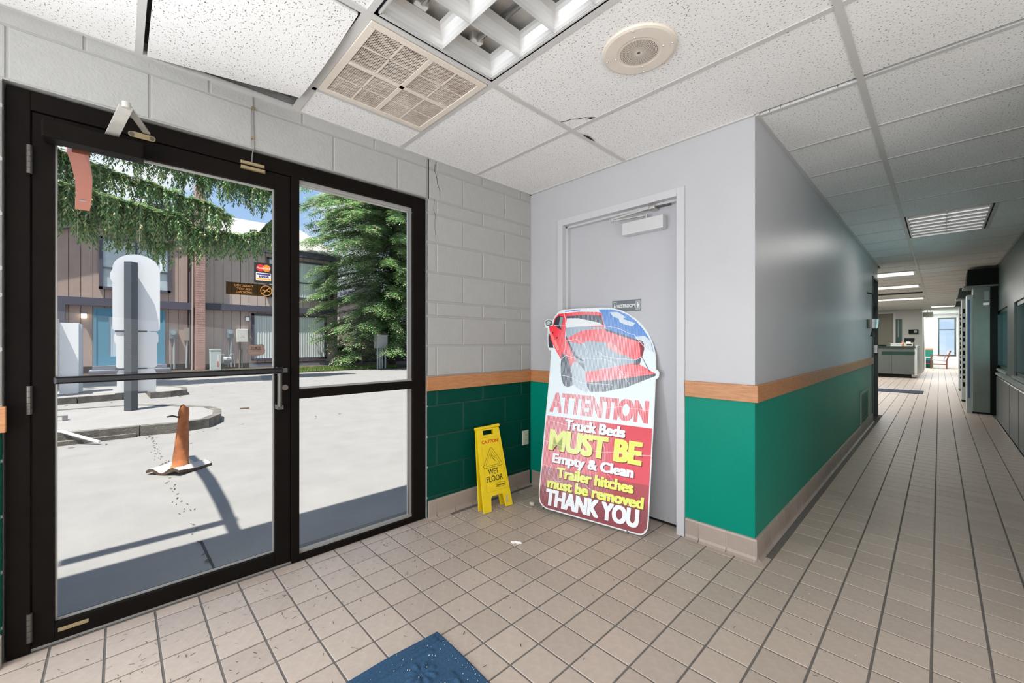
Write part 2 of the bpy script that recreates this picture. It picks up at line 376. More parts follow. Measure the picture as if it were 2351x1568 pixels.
# ---- restroom wall (wall_back) with door opening X -2.093..-1.084
DX0, DX1, DZ = -2.093, -1.084, 2.157
wb = MB().box(WX - 0.1, DX0, WY, WY + 0.13, 0.865, 2.9).box(DX1, CX - 0.14, WY, WY + 0.13, 0.865, 2.9).box(DX0, DX1, WY, WY + 0.13, DZ, 2.9)
wall_back = struct(wb.build('wall_back', WALLP))
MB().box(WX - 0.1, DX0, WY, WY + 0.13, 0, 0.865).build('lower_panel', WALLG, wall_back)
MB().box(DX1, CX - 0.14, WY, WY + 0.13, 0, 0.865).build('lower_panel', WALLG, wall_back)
# restroom interior box behind the door keeps light out
struct(MB().box(-2.4, CX - 0.2, 3.9, 4.0, 0, 2.9).build('wall_restroom', WALLP))

# ---- corridor wall
wc = MB().box(CX - 0.14, CX, WY, 8.22, 0.865, 2.9).box(CX - 0.14, CX, 8.86, 8.95, 0.865, 2.9).box(CX - 0.14, CX, 8.22, 8.86, 2.16, 2.9)
wall_corridor = struct(wc.build('wall_corridor', WALLP))
MB().box(CX - 0.14, CX, WY, 8.22, 0, 0.865).build('lower_panel', WALLG, wall_corridor)
MB().box(CX - 0.14, CX, 8.86, 8.95, 0, 0.865).build('lower_panel', WALLG, wall_corridor)
d3 = struct(MB().box(CX - 0.13, CX + 0.012, 8.20, 8.235, 0, 2.19).box(CX - 0.13, CX + 0.012, 8.85, 8.885, 0, 2.19).box(CX - 0.13, CX + 0.012, 8.235, 8.85, 2.155, 2.19).build('door_3', mat('dark_green_frame', (0.035, 0.06, 0.05), 0.4)))
MB().box(CX - 0.10, CX - 0.055, 8.236, 8.849, 0.01, 2.155).build('door_leaf', mat('dark_leaf', (0.05, 0.065, 0.06), 0.4), d3)
MB().cbox(CX - 0.05, CX + 0.03, 8.60, 8.63, 1.02, 1.14, 0.006, 'x').build('door_handle', STEEL, d3)

# ---- right wall: low cabinet below windows onto the wash tunnel
wr = MB()
wr.box(RX, RX + 0.14, 2.7, 27.5, 1.70, 2.9).box(RX, RX + 0.14, 2.7, 27.5, 0, 0.76)
for a, b in ((2.7, 4.9), (8.25, 9.0), (10.75, 27.5)): wr.box(RX, RX + 0.14, a, b, 0.76, 1.70)
wall_right = struct(wr.build('wall_right', mat('dull_green_wall', (0.13, 0.19, 0.18), 0.35, noise=0.2, nscale=3)))
WFR = mat('window_frame_green', (0.06, 0.10, 0.095), 0.35)
for k, (a, b) in enumerate(((4.9, 8.25), (9.0, 10.75))):
    w = struct(MB().box(RX + 0.02, RX + 0.08, a, a + 0.06, 0.76, 1.70).box(RX + 0.02, RX + 0.08, b - 0.06, b, 0.76, 1.70)
               .box(RX + 0.02, RX + 0.08, a, b, 0.76, 0.81).box(RX + 0.02, RX + 0.08, a, b, 1.65, 1.70).build('window_%d' % (k + 2), WFR))
    MB().box(RX + 0.045, RX + 0.051, a + 0.06, b - 0.06, 0.81, 1.65).build('glass_pane', GLASS, w)
    MB().box(RX - 0.02, RX + 0.02, a - 0.03, b + 0.03, 0.735, 0.765).build('window_sill', mat('pale_sill', (0.45, 0.5, 0.48), 0.4), w)
tn = MB().box(4.2, 4.35, 3.5, 14, 0, 3.4).box(RX + 0.14, 4.35, 3.4, 3.5, 0, 3.4).box(RX + 0.14, 4.35, 14, 14.1, 0, 3.4).box(RX + 0.14, 4.35, 3.4, 14.1, 3.3, 3.4).box(RX + 0.14, 4.35, 3.4, 14.1, -0.1, 0)
tun = struct(tn.build('wall_tunnel', mat('tunnel_wall', (0.66, 0.80, 0.82), 0.5, noise=0.6, nscale=1.6, col2=(0.20, 0.38, 0.40))))
t = tag(empty('wall_cabinet', (0.61, 7.8, 0)), 'long low dark blue-green panelled cabinet under the corridor windows', 'cabinet')
BLU = mat('dark_teal_laminate', (0.018, 0.07, 0.085), 0.3, noise=0.3, nscale=4)
MB().box(0.0, 0.048, -2.4, 1.85, 0.0, 0.70).build('body', BLU, t)
for k in range(5):
    MB().cbox(-0.012, 0.0, -2.38 + k * 0.845, -1.555 + k * 0.845, 0.03, 0.67, 0.006, 'x', -1).build('panel', BLU, t)
MB().box(-0.02, 0.048, -2.42, 1.87, 0.70, 0.725).build('top', mat('pale_sill', (0.45, 0.5, 0.48), 0.4), t)
MB().box(-0.016, -0.012, -2.4, 1.85, 0.0, 0.018).build('foot_trim', STEEL, t)

# ---- lobby behind camera, plenum roof, far rooms
struct(MB().box(2.9, 3.05, -3.0, 2.85, 0, 2.9).build('wall_lobby_right', WALLP))
struct(MB().box(RX + 0.14, 3.05, 2.7, 2.85, 0, 2.9).build('wall_lobby_end', WALLP))
struct(MB().box(-2.6, 3.05, -3.1, -2.95, 0, 2.9).build('wall_behind', WALLP))
struct(MB().box(-2.75, 3.2, -3.1, 9.0, 2.9, 3.05).box(-5.4, 2.0, 9.0, 30, 2.9, 3.05).build('roof_slab', PLENUM))
FW = mat('far_white_paint', (0.62, 0.62, 0.58), 0.5)
far = MB().box(-5.2, -3.7, 8.95, 9.05, 0, 2.9).box(-3.75, -3.6, 8.95, 22.2, 0, 2.9).box(-3.75, -0.84, 8.95, 9.05, 0, 2.9).box(-1.25, -0.45, 22.0, 22.15, 0, 2.9).box(-3.75, -1.70, 22.0, 22.15, 0, 2.9).box(-1.70, -1.25, 22.0, 22.15, 2.30, 2.9)
far.box(-0.60, -0.45, 22.15, 23.2, 0, 2.9).box(-0.60, -0.45, 24.3, 27.3, 0, 2.9).box(-0.60, -0.45, 23.2, 24.3, 2.15, 2.9)
struct(far.build('wall_far_lobby', FW))
struct(MB().box(-0.6, -0.05, 27.2, 27.35, 0, 2.9).box(0.52, 0.9, 27.2, 27.35, 0, 2.9).box(-0.05, 0.52, 27.2, 27.35, 0, 0.55).box(-0.05, 0.52, 27.2, 27.35, 2.28, 2.9).build('wall_end', mat('end_white', (0.85, 0.85, 0.87), 0.5)))
w = struct(MB().box(-0.05, 0.0, 27.17, 27.3, 0.55, 2.28).box(0.47, 0.52, 27.17, 27.3, 0.55, 2.28).box(0.0, 0.47, 27.17, 27.3, 0.55, 0.60).box(0.0, 0.47, 27.17, 27.3, 2.23, 2.28).box(0.0, 0.47, 27.2, 27.28, 1.72, 1.76).build('window_4', mat('dark_green_frame', (0.035, 0.06, 0.05), 0.4)))
MB().box(0.0, 0.47, 27.22, 27.226, 0.60, 2.23).build('glass_pane', GLASS, w)
# green dado with oak rail on the end wall
tr = struct(MB().box(-0.45, -0.20, 27.18, 27.2, 0.0, 0.80).build('trim_6', mat('teal_dado', (0.01, 0.20, 0.15), 0.4)))
MB().box(-0.45, -0.20, 27.165, 27.2, 0.80, 0.88).build('oak_cap', OAK, tr)

# ================================================================== OAK CHAIR RAILS
RZ0, RZ1 = 0.865, 0.960
def rail(name, b):
    return struct(b.build(name, OAK, bevel=0.003))
rail('trim_1', MB().box(WX, WX + 0.020, -1.2, OY0 + 0.012, RZ0, RZ1))
rail('trim_2', MB().box(WX, WX + 0.018, OY1 - 0.012, WY, RZ0, RZ1))
rail('trim_3', MB().box(WX + 0.018, DX0 - 0.002, WY - 0.018, WY, RZ0, RZ1))
rail('trim_4', MB().box(DX1 + 0.004, CX + 0.018, WY - 0.018, WY, RZ0, RZ1))
rail('trim_5', MB().box(CX, CX + 0.018, WY, 8.19, RZ0, RZ1))

# ================================================================== TILE BASEBOARDS (coved)
def cove(y0, y1):
    """coved tile running along local x from y0..y1, wall face at local y=0, room side +y"""
    prof = [(0.0, 0.0), (0.030, 0.0), (0.0165, 0.010), (0.0125, 0.025), (0.0115, 0.108), (0.008, 0.118), (0.0, 0.120)]
    b = MB(); n = len(prof)
    b.add([(y0, p[0], p[1]) for p in prof] + [(y1, p[0], p[1]) for p in prof],
          [tuple(range(n)), tuple(range(2 * n - 1, n - 1, -1))] + [(i, n + i, n + (i + 1) % n, (i + 1) % n) for i in range(n)])
    return b
BT = 0.1545
bm_ = cove(-(BT - 0.006) / 2, (BT - 0.006) / 2).mesh('tile', BASET)
def baseboard(name, p, q, rz):
    p = Vector(p); q = Vector(q); L_ = (q - p).length; d = (q - p).normalized()
    nrm = Vector((-math.sin(rz), math.cos(rz), 0))
    root = empty(name, (0, 0, 0)); root['kind'] = 'structure'
    a, b_ = p, q
    g_ = MB().add([tuple(v) for v in (a, b_, b_ + nrm * 0.009, a + nrm * 0.009)] + [tuple(v + Vector((0, 0, 0.117))) for v in (a, b_, b_ + nrm * 0.009, a + nrm * 0.009)],
                  [(0, 1, 2, 3), (7, 6, 5, 4), (0, 4, 5, 1), (1, 5, 6, 2), (2, 6, 7, 3), (3, 7, 4, 0)]).build('grout_bed', BASEG, root)
    n = int(L_ / BT); rem = L_ - n * BT
    for k in range(n):
        c = p + d * ((k + 0.5) * BT)
        link_mesh('tile', bm_, root, c, (0, 0, rz))
    if rem > 0.015:
        c = p + d * (n * BT + rem / 2)
        o = link_mesh('tile', cove(-(rem - 0.006) / 2, (rem - 0.006) / 2).mesh('tile', BASET), root, c, (0, 0, rz))
    return root
baseboard('baseboard_left', (WX, WY - 0.02, 0), (WX, OY1, 0), -PI / 2)
baseboard('baseboard_left', (WX, OY0, 0), (WX, -1.2, 0), -PI / 2)
baseboard('baseboard_back', (DX0 - 0.002, WY, 0), (WX + 0.02, WY, 0), PI)
baseboard('baseboard_back', (CX + 0.012, WY, 0), (DX1 + 0.004, WY, 0), PI)
baseboard('baseboard_corridor', (CX, 8.19, 0), (CX, WY, 0), -PI / 2)
baseboard('baseboard_right', (RX - 0.002, 2.9, 0), (RX - 0.002, 5.4, 0), PI / 2)

# ================================================================== CEILING
ceiling = struct(MB().box(-2.395, -2.375, -2.9, 0.061, CEIL - 0.002, CEIL + 0.018).box(-2.395, -2.375, 0.061, WY, CEIL - 0.002, CEIL + 0.018).box(-2.395, CX, WY - 0.02, WY, CEIL - 0.002, CEIL + 0.018)
                 .box(CX, CX + 0.02, WY, 8.95, CEIL - 0.002, CEIL + 0.018).box(RX - 0.02, RX, 2.7, 27, CEIL - 0.002, CEIL + 0.018).build('ceiling', TEE))
YG = [0.0612 + 0.6185 * k for k in range(-5, 45)]
TW = 0.013
def tee_y(x, y0, y1): MB().box(x - TW, x + TW, y0, y1, CEIL - 0.001, CEIL + 0.003).box(x - 0.002, x + 0.002, y0, y1, CEIL + 0.003, CEIL + 0.04).build('tee', TEE, ceiling)
def tee_x(y, x0, x1): MB().box(x0, x1, y - TW, y + TW, CEIL, CEIL + 0.0032).box(x0, x1, y - 0.002, y + 0.002, CEIL + 0.0032, CEIL + 0.03).build('tee', TEE, ceiling)
XM = [-2.729, -1.493, -0.257, 0.979, 2.215]
tee_y(-1.493, -2.9, WY - 0.02); tee_y(-0.257, -2.9, 8.95); tee_y(-0.257, 8.95, 21.9); tee_y(0.979, -2.9, 2.7); tee_y(0.36, 5.62, 6.87); tee_y(-1.493, 9.05, 22)
tee_y(-2.115, YG[6], YG[7])
for y in YG:
    if y < WY - 0.1:
        for a, b in zip(XM[:-1], XM[1:]):
            if a < -2.4: a = -2.375
            if abs(y - YG[6]) < .01 and a < -2.3: MB().box(a, b - TW, y - 0.02, y + 0.019, CEIL - 0.001, CEIL + 0.003).box(a, b - TW, y - 0.002, y + 0.002, CEIL + 0.003, CEIL + 0.04).build('tee', TEE, ceiling); continue
            if abs(y - YG[5]) < .01 and a < -2.3: MB().box(a, b - TW, y - TW, y + TW, CEIL - 0.002, CEIL + 0.003).box(a, b - TW, y - 0.002, y + 0.002, CEIL + 0.003, CEIL + 0.04).build('tee', TEE, ceiling); continue
            tee_x(y, a + TW * (a > -2.3), b - TW)
    elif y < 8.9:
        if y < WY + 0.1: tee_x(y + 0.012, CX + 0.02, -0.27)
        else: tee_x(y, CX + 0.02, -0.27)
        if not (6.1 < y < 6.4): tee_x(y, -0.244, RX - 0.02)
    elif y < 27: tee_x(y, -3.6 if y < 22 else -0.45, RX - 0.02)
def ctile(x0, x1, y0, y1, dz=0.0, rot=None):
    g_ = 0.004
    b = MB().box(x0 + g_ - (x0 + x1) / 2, x1 - g_ - (x0 + x1) / 2, y0 + g_ - (y0 + y1) / 2, y1 - g_ - (y0 + y1) / 2, 0, 0.014)
    return link_mesh('ceiling_tile', b.mesh('ceiling_tile', CTILE), ceiling, ((x0 + x1) / 2, (y0 + y1) / 2, CEIL + 0.0035 + dz), rot)
mb_far = MB()
for k, y in enumerate(YG[:-1]):
    y2 = YG[k + 1]
    if y2 < WY + 0.05:
        for a, b in zip(XM[:-1], XM[1:]):
            a = max(a, -2.38)
            i = k - 5
            if a < -2.3:
                if i == 0: continue                      # the sagging tile
                if i == 1: ctile(-2.38, -2.115, y, y2); continue   # beside the grille
            if abs(a + 1.493) < .01 and i == 1: continue  # troffer
            ctile(a, b, y, min(y2, WY - 0.01))
        if k and y2 > 2.4: pass
    elif y < 8.9:
        y0_ = y
        ctile(CX + 0.01, -0.257, max(y0_, WY + 0.01), y2)
        if 5.5 < y < 6.5: ctile(0.36, RX, y, y2)
        else: ctile(-0.257, RX, y, y2)
        if y < 2.65: ctile(RX, 2.215, y, 2.7) if False else None
    else:
        if y < 22: 
            for a, b in ((-3.6, -2.729), (-2.729, -1.493), (-1.493, -0.257)):
                mb_far.box(a + .004, b - .004, y + .004, y2 - .004, CEIL + 0.0035, CEIL + 0.0175)
        else: mb_far.box(-0.45, -0.261, y + .004, y2 - .004, CEIL + 0.0035, CEIL + 0.0175)
        mb_far.box(-0.253, RX, y + .004, y2 - .004, CEIL + 0.0035, CEIL + 0.0175)
stuff(mb_far.build('ceiling_tile', CTILE, ceiling))
# cracked edge on the tile by the speaker and a chipped tee edge
mb = MB(); ck = [(-1.487, 1.80), (-1.455, 1.815), (-1.42, 1.822), (-1.395, 1.845), (-1.36, 1.86), (-1.335, 1.89), (-1.325, 1.902)]
for a, b in zip(ck[:-1], ck[1:]): mb.tube([(*a, CEIL + 0.003), (*b, CEIL + 0.003)], 0.0022, 5)
mb.add([(-1.36, 1.86, CEIL + .0028), (-1.33, 1.885, CEIL + .0028), (-1.315, 1.903, CEIL + .0028), (-1.345, 1.9, CEIL + .0028)], [(0, 3, 2, 1)])
mb.build('crack', BLACK, ceiling)['label'] = 'dark broken crack across a tile corner'
MB().add([(-1.474, 1.99, CEIL - .0015), (-1.462, 2.05, CEIL - .0015), (-1.474, 2.13, CEIL - .0015), (-1.480, 2.06, CEIL - .0015)], [(0, 1, 2, 3)]).build('chip', BLACK, ceiling)['label'] = 'small dark chip at the tile edge'

# sagging tile: a bowed 2 ft tile hanging loose of the grid
b = MB(); n = 14
def sag(u, v):
    x = -2.235 + (0.735 - 0.02) * u + 0.02 * v * (1 - u)
    y = 0.088 + 0.563 * v
    bow = 0.020 * math.sin(PI * u) * (0.5 + v * .5) + 0.022 * (1 - u) ** 3
    x -= 0.135 * (1 - v) * (1 - u)
    return Vector((x, y, CEIL - 0.004 - bow * (0.4 + 0.6 * v) + 0.03 * max(0, 0.12 - u) * 2))
for lay in (0, 0.016):
    for i in range(n + 1):
        for j in range(n + 1):
            p = sag(i / n, j / n); b.v.append((p.x, p.y, p.z + lay))
m1 = (n + 1) ** 2
for i in range(n):
    for j in range(n):
        q = (i * (n + 1) + j, i * (n + 1) + j + 1, (i + 1) * (n + 1) + j + 1, (i + 1) * (n + 1) + j)
        b.f.append(q); b.f.append(tuple(m1 + t_ for t_ in reversed(q)))
for i in range(n):
    for e in ((i * (n + 1), (i + 1) * (n + 1)), (i * (n + 1) + n, (i + 1) * (n + 1) + n), (i, i + 1), (n * (n + 1) + i, n * (n + 1) + i + 1)):
        b.f.append((e[0], e[1], e[1] + m1, e[0] + m1))
st = b.build('ceiling_tile', CTILE, ceiling, smooth=False); st['label'] = 'sagging tile hanging loose at the wall edge'
# torn pink insulation and dark plenum things seen in the gap
PINK = mat('pink_insulation', (0.30, 0.13, 0.10), 0.95, noise=0.5, nscale=40, bump=1.0, bscale=50)
b = MB(); random.seed(3)
for k in range(16):
    x = -2.22 + 0.7 * k / 15
    b.tube([(x, 0.645 + random.uniform(-.008, .004), CEIL + 0.012), (x + 0.03, 0.66 + random.uniform(-.006, .004), CEIL + 0.04), (x + .02, 0.665, CEIL + 0.07)], [0.010, 0.02, 0.012], 6)
stuff(b.build('insulation', PINK, ceiling, smooth=True))
# ceiling void above the entry: ledger angle on the wall
MB().box(-2.395, -2.35, 0.08, 0.66, 2.56, 2.57).box(-2.394, -2.385, 0.08, 0.66, 2.5, 2.56).build('wall_angle', PLENUM, ceiling)

# ---- troffer with parabolic louvre
def troffer(x0, x1, y0, y1, label, cells_x, cells_y, tubes_axis='y', group=None, lit=0.0):
    t = tag(empty('ceiling_light', ((x0 + x1) / 2, (y0 + y1) / 2, CEIL)), label, 'ceiling light', group)
    hx, hy = (x1 - x0) / 2, (y1 - y0) / 2; g_ = 0.027
    hb = MB()
    HT = 0.104
    hb.box(-hx + g_, hx - g_, -hy + g_, hy - g_, HT, HT + 0.006)
    for s_ in (-1, 1):
        hb.box(min(s_ * (hx - g_), s_ * (hx - g_ - 0.004)), max(s_ * (hx - g_), s_ * (hx - g_ - 0.004)), -hy + g_, hy - g_, 0.004, HT)
        hb.box(-hx + g_, hx - g_, min(s_ * (hy - g_), s_ * (hy - g_ - 0.004)), max(s_ * (hy - g_), s_ * (hy - g_ - 0.004)), 0.004, HT)
    hb.build('housing', WHITE, t)
    gb = MB()
    for s_ in (-1, 1):
        gb.box(min(s_ * hx, s_ * (hx - g_ - .001)), max(s_ * hx, s_ * (hx - g_ - .001)), -hy, hy, 0.008, 0.012)
        gb.box(-hx, hx, min(s_ * hy, s_ * (hy - g_ - .001)), max(s_ * hy, s_ * (hy - g_ - .001)), 0.008, 0.012)
    gb.build('shadow_gap', BLACK, t)
    # rim + blades (curved wedge profile)
    prof = [(0.0010, 0.0), (0.0035, 0.012), (0.009, 0.026), (0.017, 0.039), (0.026, 0.051), (0.037, 0.060), (0.048, 0.066)]
    lx, ly = hx - g_ - 0.005, hy - g_ - 0.005
    pts = [(-a, z) for a, z in prof] + [(a, z) for a, z in reversed(prof)]
    rb = MB()
    for s_ in (-1, 1):
        e = [(0, 0.0)] + [(a + 0.004, z) for a, z in prof] + [(0, 0.066)]
        for (fn, L2) in ((lambda u, v, w, s_=s_: (s_ * (lx - u), w, v), ly), (lambda u, v, w, s_=s_: (w, s_ * (ly - u), v), lx)):
            rb.prism(e, -L2, L2, fn)
        rb.box(min(s_ * lx, s_ * (lx + .007)), max(s_ * lx, s_ * (lx + .007)), -ly - .007, ly + .007, -0.002, 0.006)
        rb.box(-lx - .007, lx + .007, min(s_ * ly, s_ * (ly + .007)), max(s_ * ly, s_ * (ly + .007)), -0.002, 0.006)
    rb.build('louvre_rim', ALU, t, smooth=False)
    for k in range(1, cells_x):
        x = -lx + 2 * lx * k / cells_x
        MB().prism(pts, -ly, ly, lambda u, v, w, x=x: (x + u, w, v)).build('louvre_blade', ALU, t)
    for k in range(1, cells_y):
        y = -ly + 2 * ly * k / cells_y
        MB().prism(pts, -lx, lx, lambda u, v, w, y=y: (w, y + u, v + 0.0004)).build('louvre_blade', ALU, t)
    tm_ = glass_mat('lamp_tube_glass', (0.80, 0.82, 0.84), 1.5, 0.1) if not lit else mat('lit_lamp_tube', (1, 0.98, 0.94), 0.4, emis=lit)
    return t, lx, ly, tm_
t, lx, ly, tm_ = troffer(-1.493, -0.257, YG[6], YG[7], 'unlit recessed troffer with silver parabolic louvre above the entry, beside the air grille', 6, 2)
LEDM = mat('led_strip', (0.30, 0.31, 0.31), 0.3, noise=0.5, nscale=120)
for k in range(2):
    y = -ly + 2 * ly * (k + 0.5) / 2
    tb = MB().tube([(-lx + 0.07, y, 0.080), (lx - 0.07, y, 0.080)], 0.0145, 14).build('lamp_tube', tm_, t, smooth=True)
    MB().box(-lx + 0.08, lx - 0.08, y - 0.006, y + 0.006, 0.0795, 0.081).build('led_strip', LEDM, tb)
    for s_ in (-1, 1):
        MB().box(s_ * (lx - 0.058) - 0.018, s_ * (lx - 0.058) + 0.018, y - 0.028, y + 0.028, 0.068, 0.104).build('lamp_holder', WHITE, t, bevel=0.004)
# corridor troffer (bright louvre) and the lobby ones
t, lx, ly, tm2 = troffer(-0.257, 0.36, 5.63, 6.865, 'glowing corridor troffer with white louvre blades running across', 2, 7, lit=2.2)
for k in range(2):
    x = -lx + 2 * lx * (k + 0.5) / 2
    MB().tube([(x, -ly + .04, 0.09), (x, ly - .04, 0.09)], 0.0145, 10).build('lamp_tube', tm2, t, smooth=True)
LL = [(-1.45, -0.29, 9.96, 10.5, 'lit lobby troffer nearest the corridor mouth'), (-1.45, -0.29, 12.4, 12.96, 'second lit lobby troffer from the corridor mouth'),
      (-1.45, -0.29, 16.1, 16.66, 'lit lobby troffer nearest the service counter'), (-0.22, 0.40, 20.5, 21.1, 'lit troffer over the passage beyond the service counter')]
for (a, b_, c, d, lab) in LL:
    t = tag(empty('ceiling_light', ((a + b_) / 2, (c + d) / 2, CEIL - 0.004)), lab, 'ceiling light', 'lit troffers in the far lobby')
    hx, hy = (b_ - a) / 2, (d - c) / 2
    MB().box(-hx, hx, -hy, hy, -0.01, 0.002).build('frame', WHITE, t)
    for k in range(4): MB().box(-hx + .02 + k * (2 * hx - .04) / 4, -hx + .01 + (k + 1) * (2 * hx - .04) / 4, -hy + .03, hy - .03, -0.014, -0.0101).build('louvre_cell', mat('lit_louvre', (1, 1, 0.98), 0.4, emis=1.3), t)
# dark slot in far ceiling
struct(MB().box(-3.0, -0.29, 14.4, 14.75, CEIL - 0.006, CEIL + .001).build('ceiling_slot', BLACK))

# ---- return-air grille
t = tag(empty('air_grille', (-1.806, 0.99, CEIL)), 'square cream return-air grille with expanded-metal mesh beside the sagging tile', 'vent')
hx, hy = 0.300, 0.296; X0, X1, Y0, Y1 = -0.296, 0.296, -0.290, 0.290
fb = MB()
for s_ in (-1, 1):
    fb.box(min(s_ * 0.296, s_ * 0.264), max(s_ * 0.296, s_ * 0.264), -0.29, 0.29, -0.006, 0.004)
    fb.box(-0.264, 0.264, min(s_ * 0.29, s_ * 0.258), max(s_ * 0.29, s_ * 0.258), -0.006, 0.004)
fb.build('frame', CREAM, t, bevel=0.002)
MB().box(-0.264, 0.264, -0.011, 0.011, -0.005, 0.004).box(-0.011, 0.011, -0.258, 0.258, -0.005, 0.0035).build('cross_bar', CREAM, t)
mb = MB()
for s_ in (-1, 1):
    mb.box(s_ * 0.1375 - 0.003, s_ * 0.1375 + 0.003, -0.258, 0.258, -0.003, 0.001); mb.box(-0.264, 0.264, s_ * 0.1345 - 0.003, s_ * 0.1345 + 0.003, -0.003, 0.001)
mb.build('mesh_rib', CREAM, t)
def clipseg(c, d, x0, x1, y0, y1):
    t0, t1 = -9, 9
    for ci, di, a, b in ((c[0], d[0], x0, x1), (c[1], d[1], y0, y1)):
        if abs(di) < 1e-9: 
            if not a < ci < b: return None
            continue
        q = sorted(((a - ci) / di, (b - ci) / di)); t0 = max(t0, q[0]); t1 = min(t1, q[1])
    return (t0, t1) if t1 - t0 > 0.004 else None
MESHM = mat('dusty_cream_mesh', (0.80, 0.73, 0.64), 0.7, noise=0.5, nscale=7, col2=(0.50, 0.41, 0.35))
for qi, (qx0, qx1, qy0, qy1) in enumerate(((-.264, -.011, -.258, -.011), (.011, .264, -.258, -.011), (-.264, -.011, .011, .258), (.011, .264, .011, .258))):
    mb = MB()
    for ang in (math.radians(58), math.radians(-58)):
        d = (math.cos(ang), math.sin(ang)); nn = (-d[1], d[0]); c0 = ((qx0 + qx1) / 2, (qy0 + qy1) / 2)
        for k in range(-20, 21):
            c = (c0[0] + nn[0] * k * 0.0098, c0[1] + nn[1] * k * 0.0098); s_ = clipseg(c, d, qx0, qx1, qy0, qy1)
            if not s_: continue
            w_ = 0.00115; a = (c[0] + d[0] * s_[0], c[1] + d[1] * s_[0]); b_ = (c[0] + d[0] * s_[1], c[1] + d[1] * s_[1])
            vs = [(p[0] + nn[0] * w_ * q, p[1] + nn[1] * w_ * q, z) for z in (-0.002, 0.0006) for p, q in ((a, -1), (b_, -1), (b_, 1), (a, 1))]
            mb.add(vs, [(3, 2, 1, 0), (4, 5, 6, 7), (0, 1, 5, 4), (1, 2, 6, 5), (2, 3, 7, 6), (3, 0, 4, 7)])
    mb.build('mesh_panel', MESHM, t)
MB().box(-0.27, 0.27, -0.262, 0.262, 0.05, 0.054).build('duct', DUCT, t)
MB().box(-0.264, -0.011, -0.258, 0.258, 0.006, 0.009).box(-0.011, 0.264, 0.0, 0.258, 0.006, 0.009).build('filter', mat('dusty_filter', (0.46, 0.37, 0.32), 0.95, noise=0.75, nscale=6, col2=(0.16, 0.11, 0.085)), t)

# ---- speaker
t = tag(empty('ceiling_speaker', (-0.885, 1.595, CEIL)), 'round beige ceiling speaker with perforated centre', 'speaker')
R_ = 0.152
prof = [(0.0, 0.004), (R_ - .002, 0.004), (R_, 0.0), (R_ - .003, -0.006), (R_ - .012, -0.010), (0.092, -0.0105), (0.086, -0.009), (0.0, -0.009)]
b = MB(); n = 56
for (r, z) in prof[1:-1]: b.v += [(r * math.cos(2 * PI * k / n), r * math.sin(2 * PI * k / n), z) for k in range(n)]
for i in range(len(prof) - 3):
    for k in range(n): b.f.append((i * n + k, i * n + (k + 1) % n, (i + 1) * n + (k + 1) % n, (i + 1) * n + k))
b.f.append(tuple(range(n))); b.f.append(tuple((len(prof) - 3) * n + k for k in range(n - 1, -1, -1)))
b.build('baffle', CREAM, t, smooth=False)
GR = mat('speaker_slot_dark', (0.16, 0.13, 0.115), 0.7)
MB().cyl((0, 0, -0.0095), (0, 0, -0.0088), 0.077, n=48).build('cone_backing', GR, t)
mb = MB()
for k in range(14):
    r = 0.006 + k * 0.0054; m_ = 40
    vs = [((r + dr) * math.cos(2 * PI * i / m_), (r + dr) * math.sin(2 * PI * i / m_), -0.0103) for dr in (0, 0.0027) for i in range(m_)]
    mb.add(vs, [(i, m_ + i, m_ + (i + 1) % m_, (i + 1) % m_) for i in range(m_)])
for k in range(36):
    a = 2 * PI * k / 36; c, s_ = math.cos(a), math.sin(a); w_ = 0.0009
    mb.add([(0.005 * c - w_ * s_, 0.005 * s_ + w_ * c, -0.0104), (0.077 * c - w_ * s_, 0.077 * s_ + w_ * c, -0.0104), (0.077 * c + w_ * s_, 0.077 * s_ - w_ * c, -0.0104), (0.005 * c + w_ * s_, 0.005 * s_ - w_ * c, -0.0104)], [(0, 1, 2, 3)])
mb.build('grille', CREAM, t)
for k in range(4):
    a = PI / 2 * k + 0.35
    for r in (0.098, 0.134): MB().cyl((r * math.cos(a), r * math.sin(a), -0.013), (r * math.cos(a), r * math.sin(a), -0.0095), 0.003, 0.0045, n=10).build('screw', STEEL, t)

# ================================================================== STOREFRONT: door_1 and sidelight window_1 (frame face at FX)
FX = -2.42; FB = -2.50
frame = struct(MB().box(FB, FX, -0.306, -0.246, 0, 2.165).box(FB, FX, 1.412, 1.505, 0, 2.165).box(FB, FX, 0.672, 0.712, 0.0, 2.092).box(FB, FX, -0.246, 1.412, 2.092, 2.165)
               .box(FB, FX, 0.712, 1.412, 0, 0.032).build('trim_7', BRONZE, bevel=0.002))
frame['label'] = 'dark bronze storefront frame'
struct(MB().box(FB - 0.02, FX - 0.01, -0.246, 0.672, 0.0, 0.010).build('door_sill', STEEL))
d1 = struct(MB().box(FB + 0.02, FX - 0.006, -0.243, -0.184, 0.012, 2.088).box(FB + 0.02, FX - 0.006, 0.594, 0.668, 0.012, 2.088).box(FB + 0.02, FX - 0.006, -0.184, 0.594, 0.012, 0.082).box(FB + 0.02, FX - 0.006, -0.184, 0.594, 2.008, 2.088).build('door_1', BRONZE, bevel=0.002))
MB().box(-2.463, -2.457, -0.186, 0.596, 0.080, 2.010).build('glass_pane', GLASS, d1)
STOP = mat('bright_glazing_stop', (0.42, 0.41, 0.39), 0.35, metal=0.4)
MB().box(-2.456, -2.448, -0.184, 0.594, 0.082, 0.090).box(-2.456, -2.448, -0.184, 0.594, 1.998, 2.008).box(-2.456, -2.448, -0.184, -0.178, 0.09, 1.998).box(-2.456, -2.448, 0.588, 0.594, 0.09, 1.998).build('glazing_stop', STOP, d1)
w1 = struct(MB().box(FB + 0.01, FX - 0.002, 0.712, 1.412, 0.887, 0.938).build('window_1', BRONZE, bevel=0.002))
w1['label'] = 'sidelight beside the glass door with a middle rail'
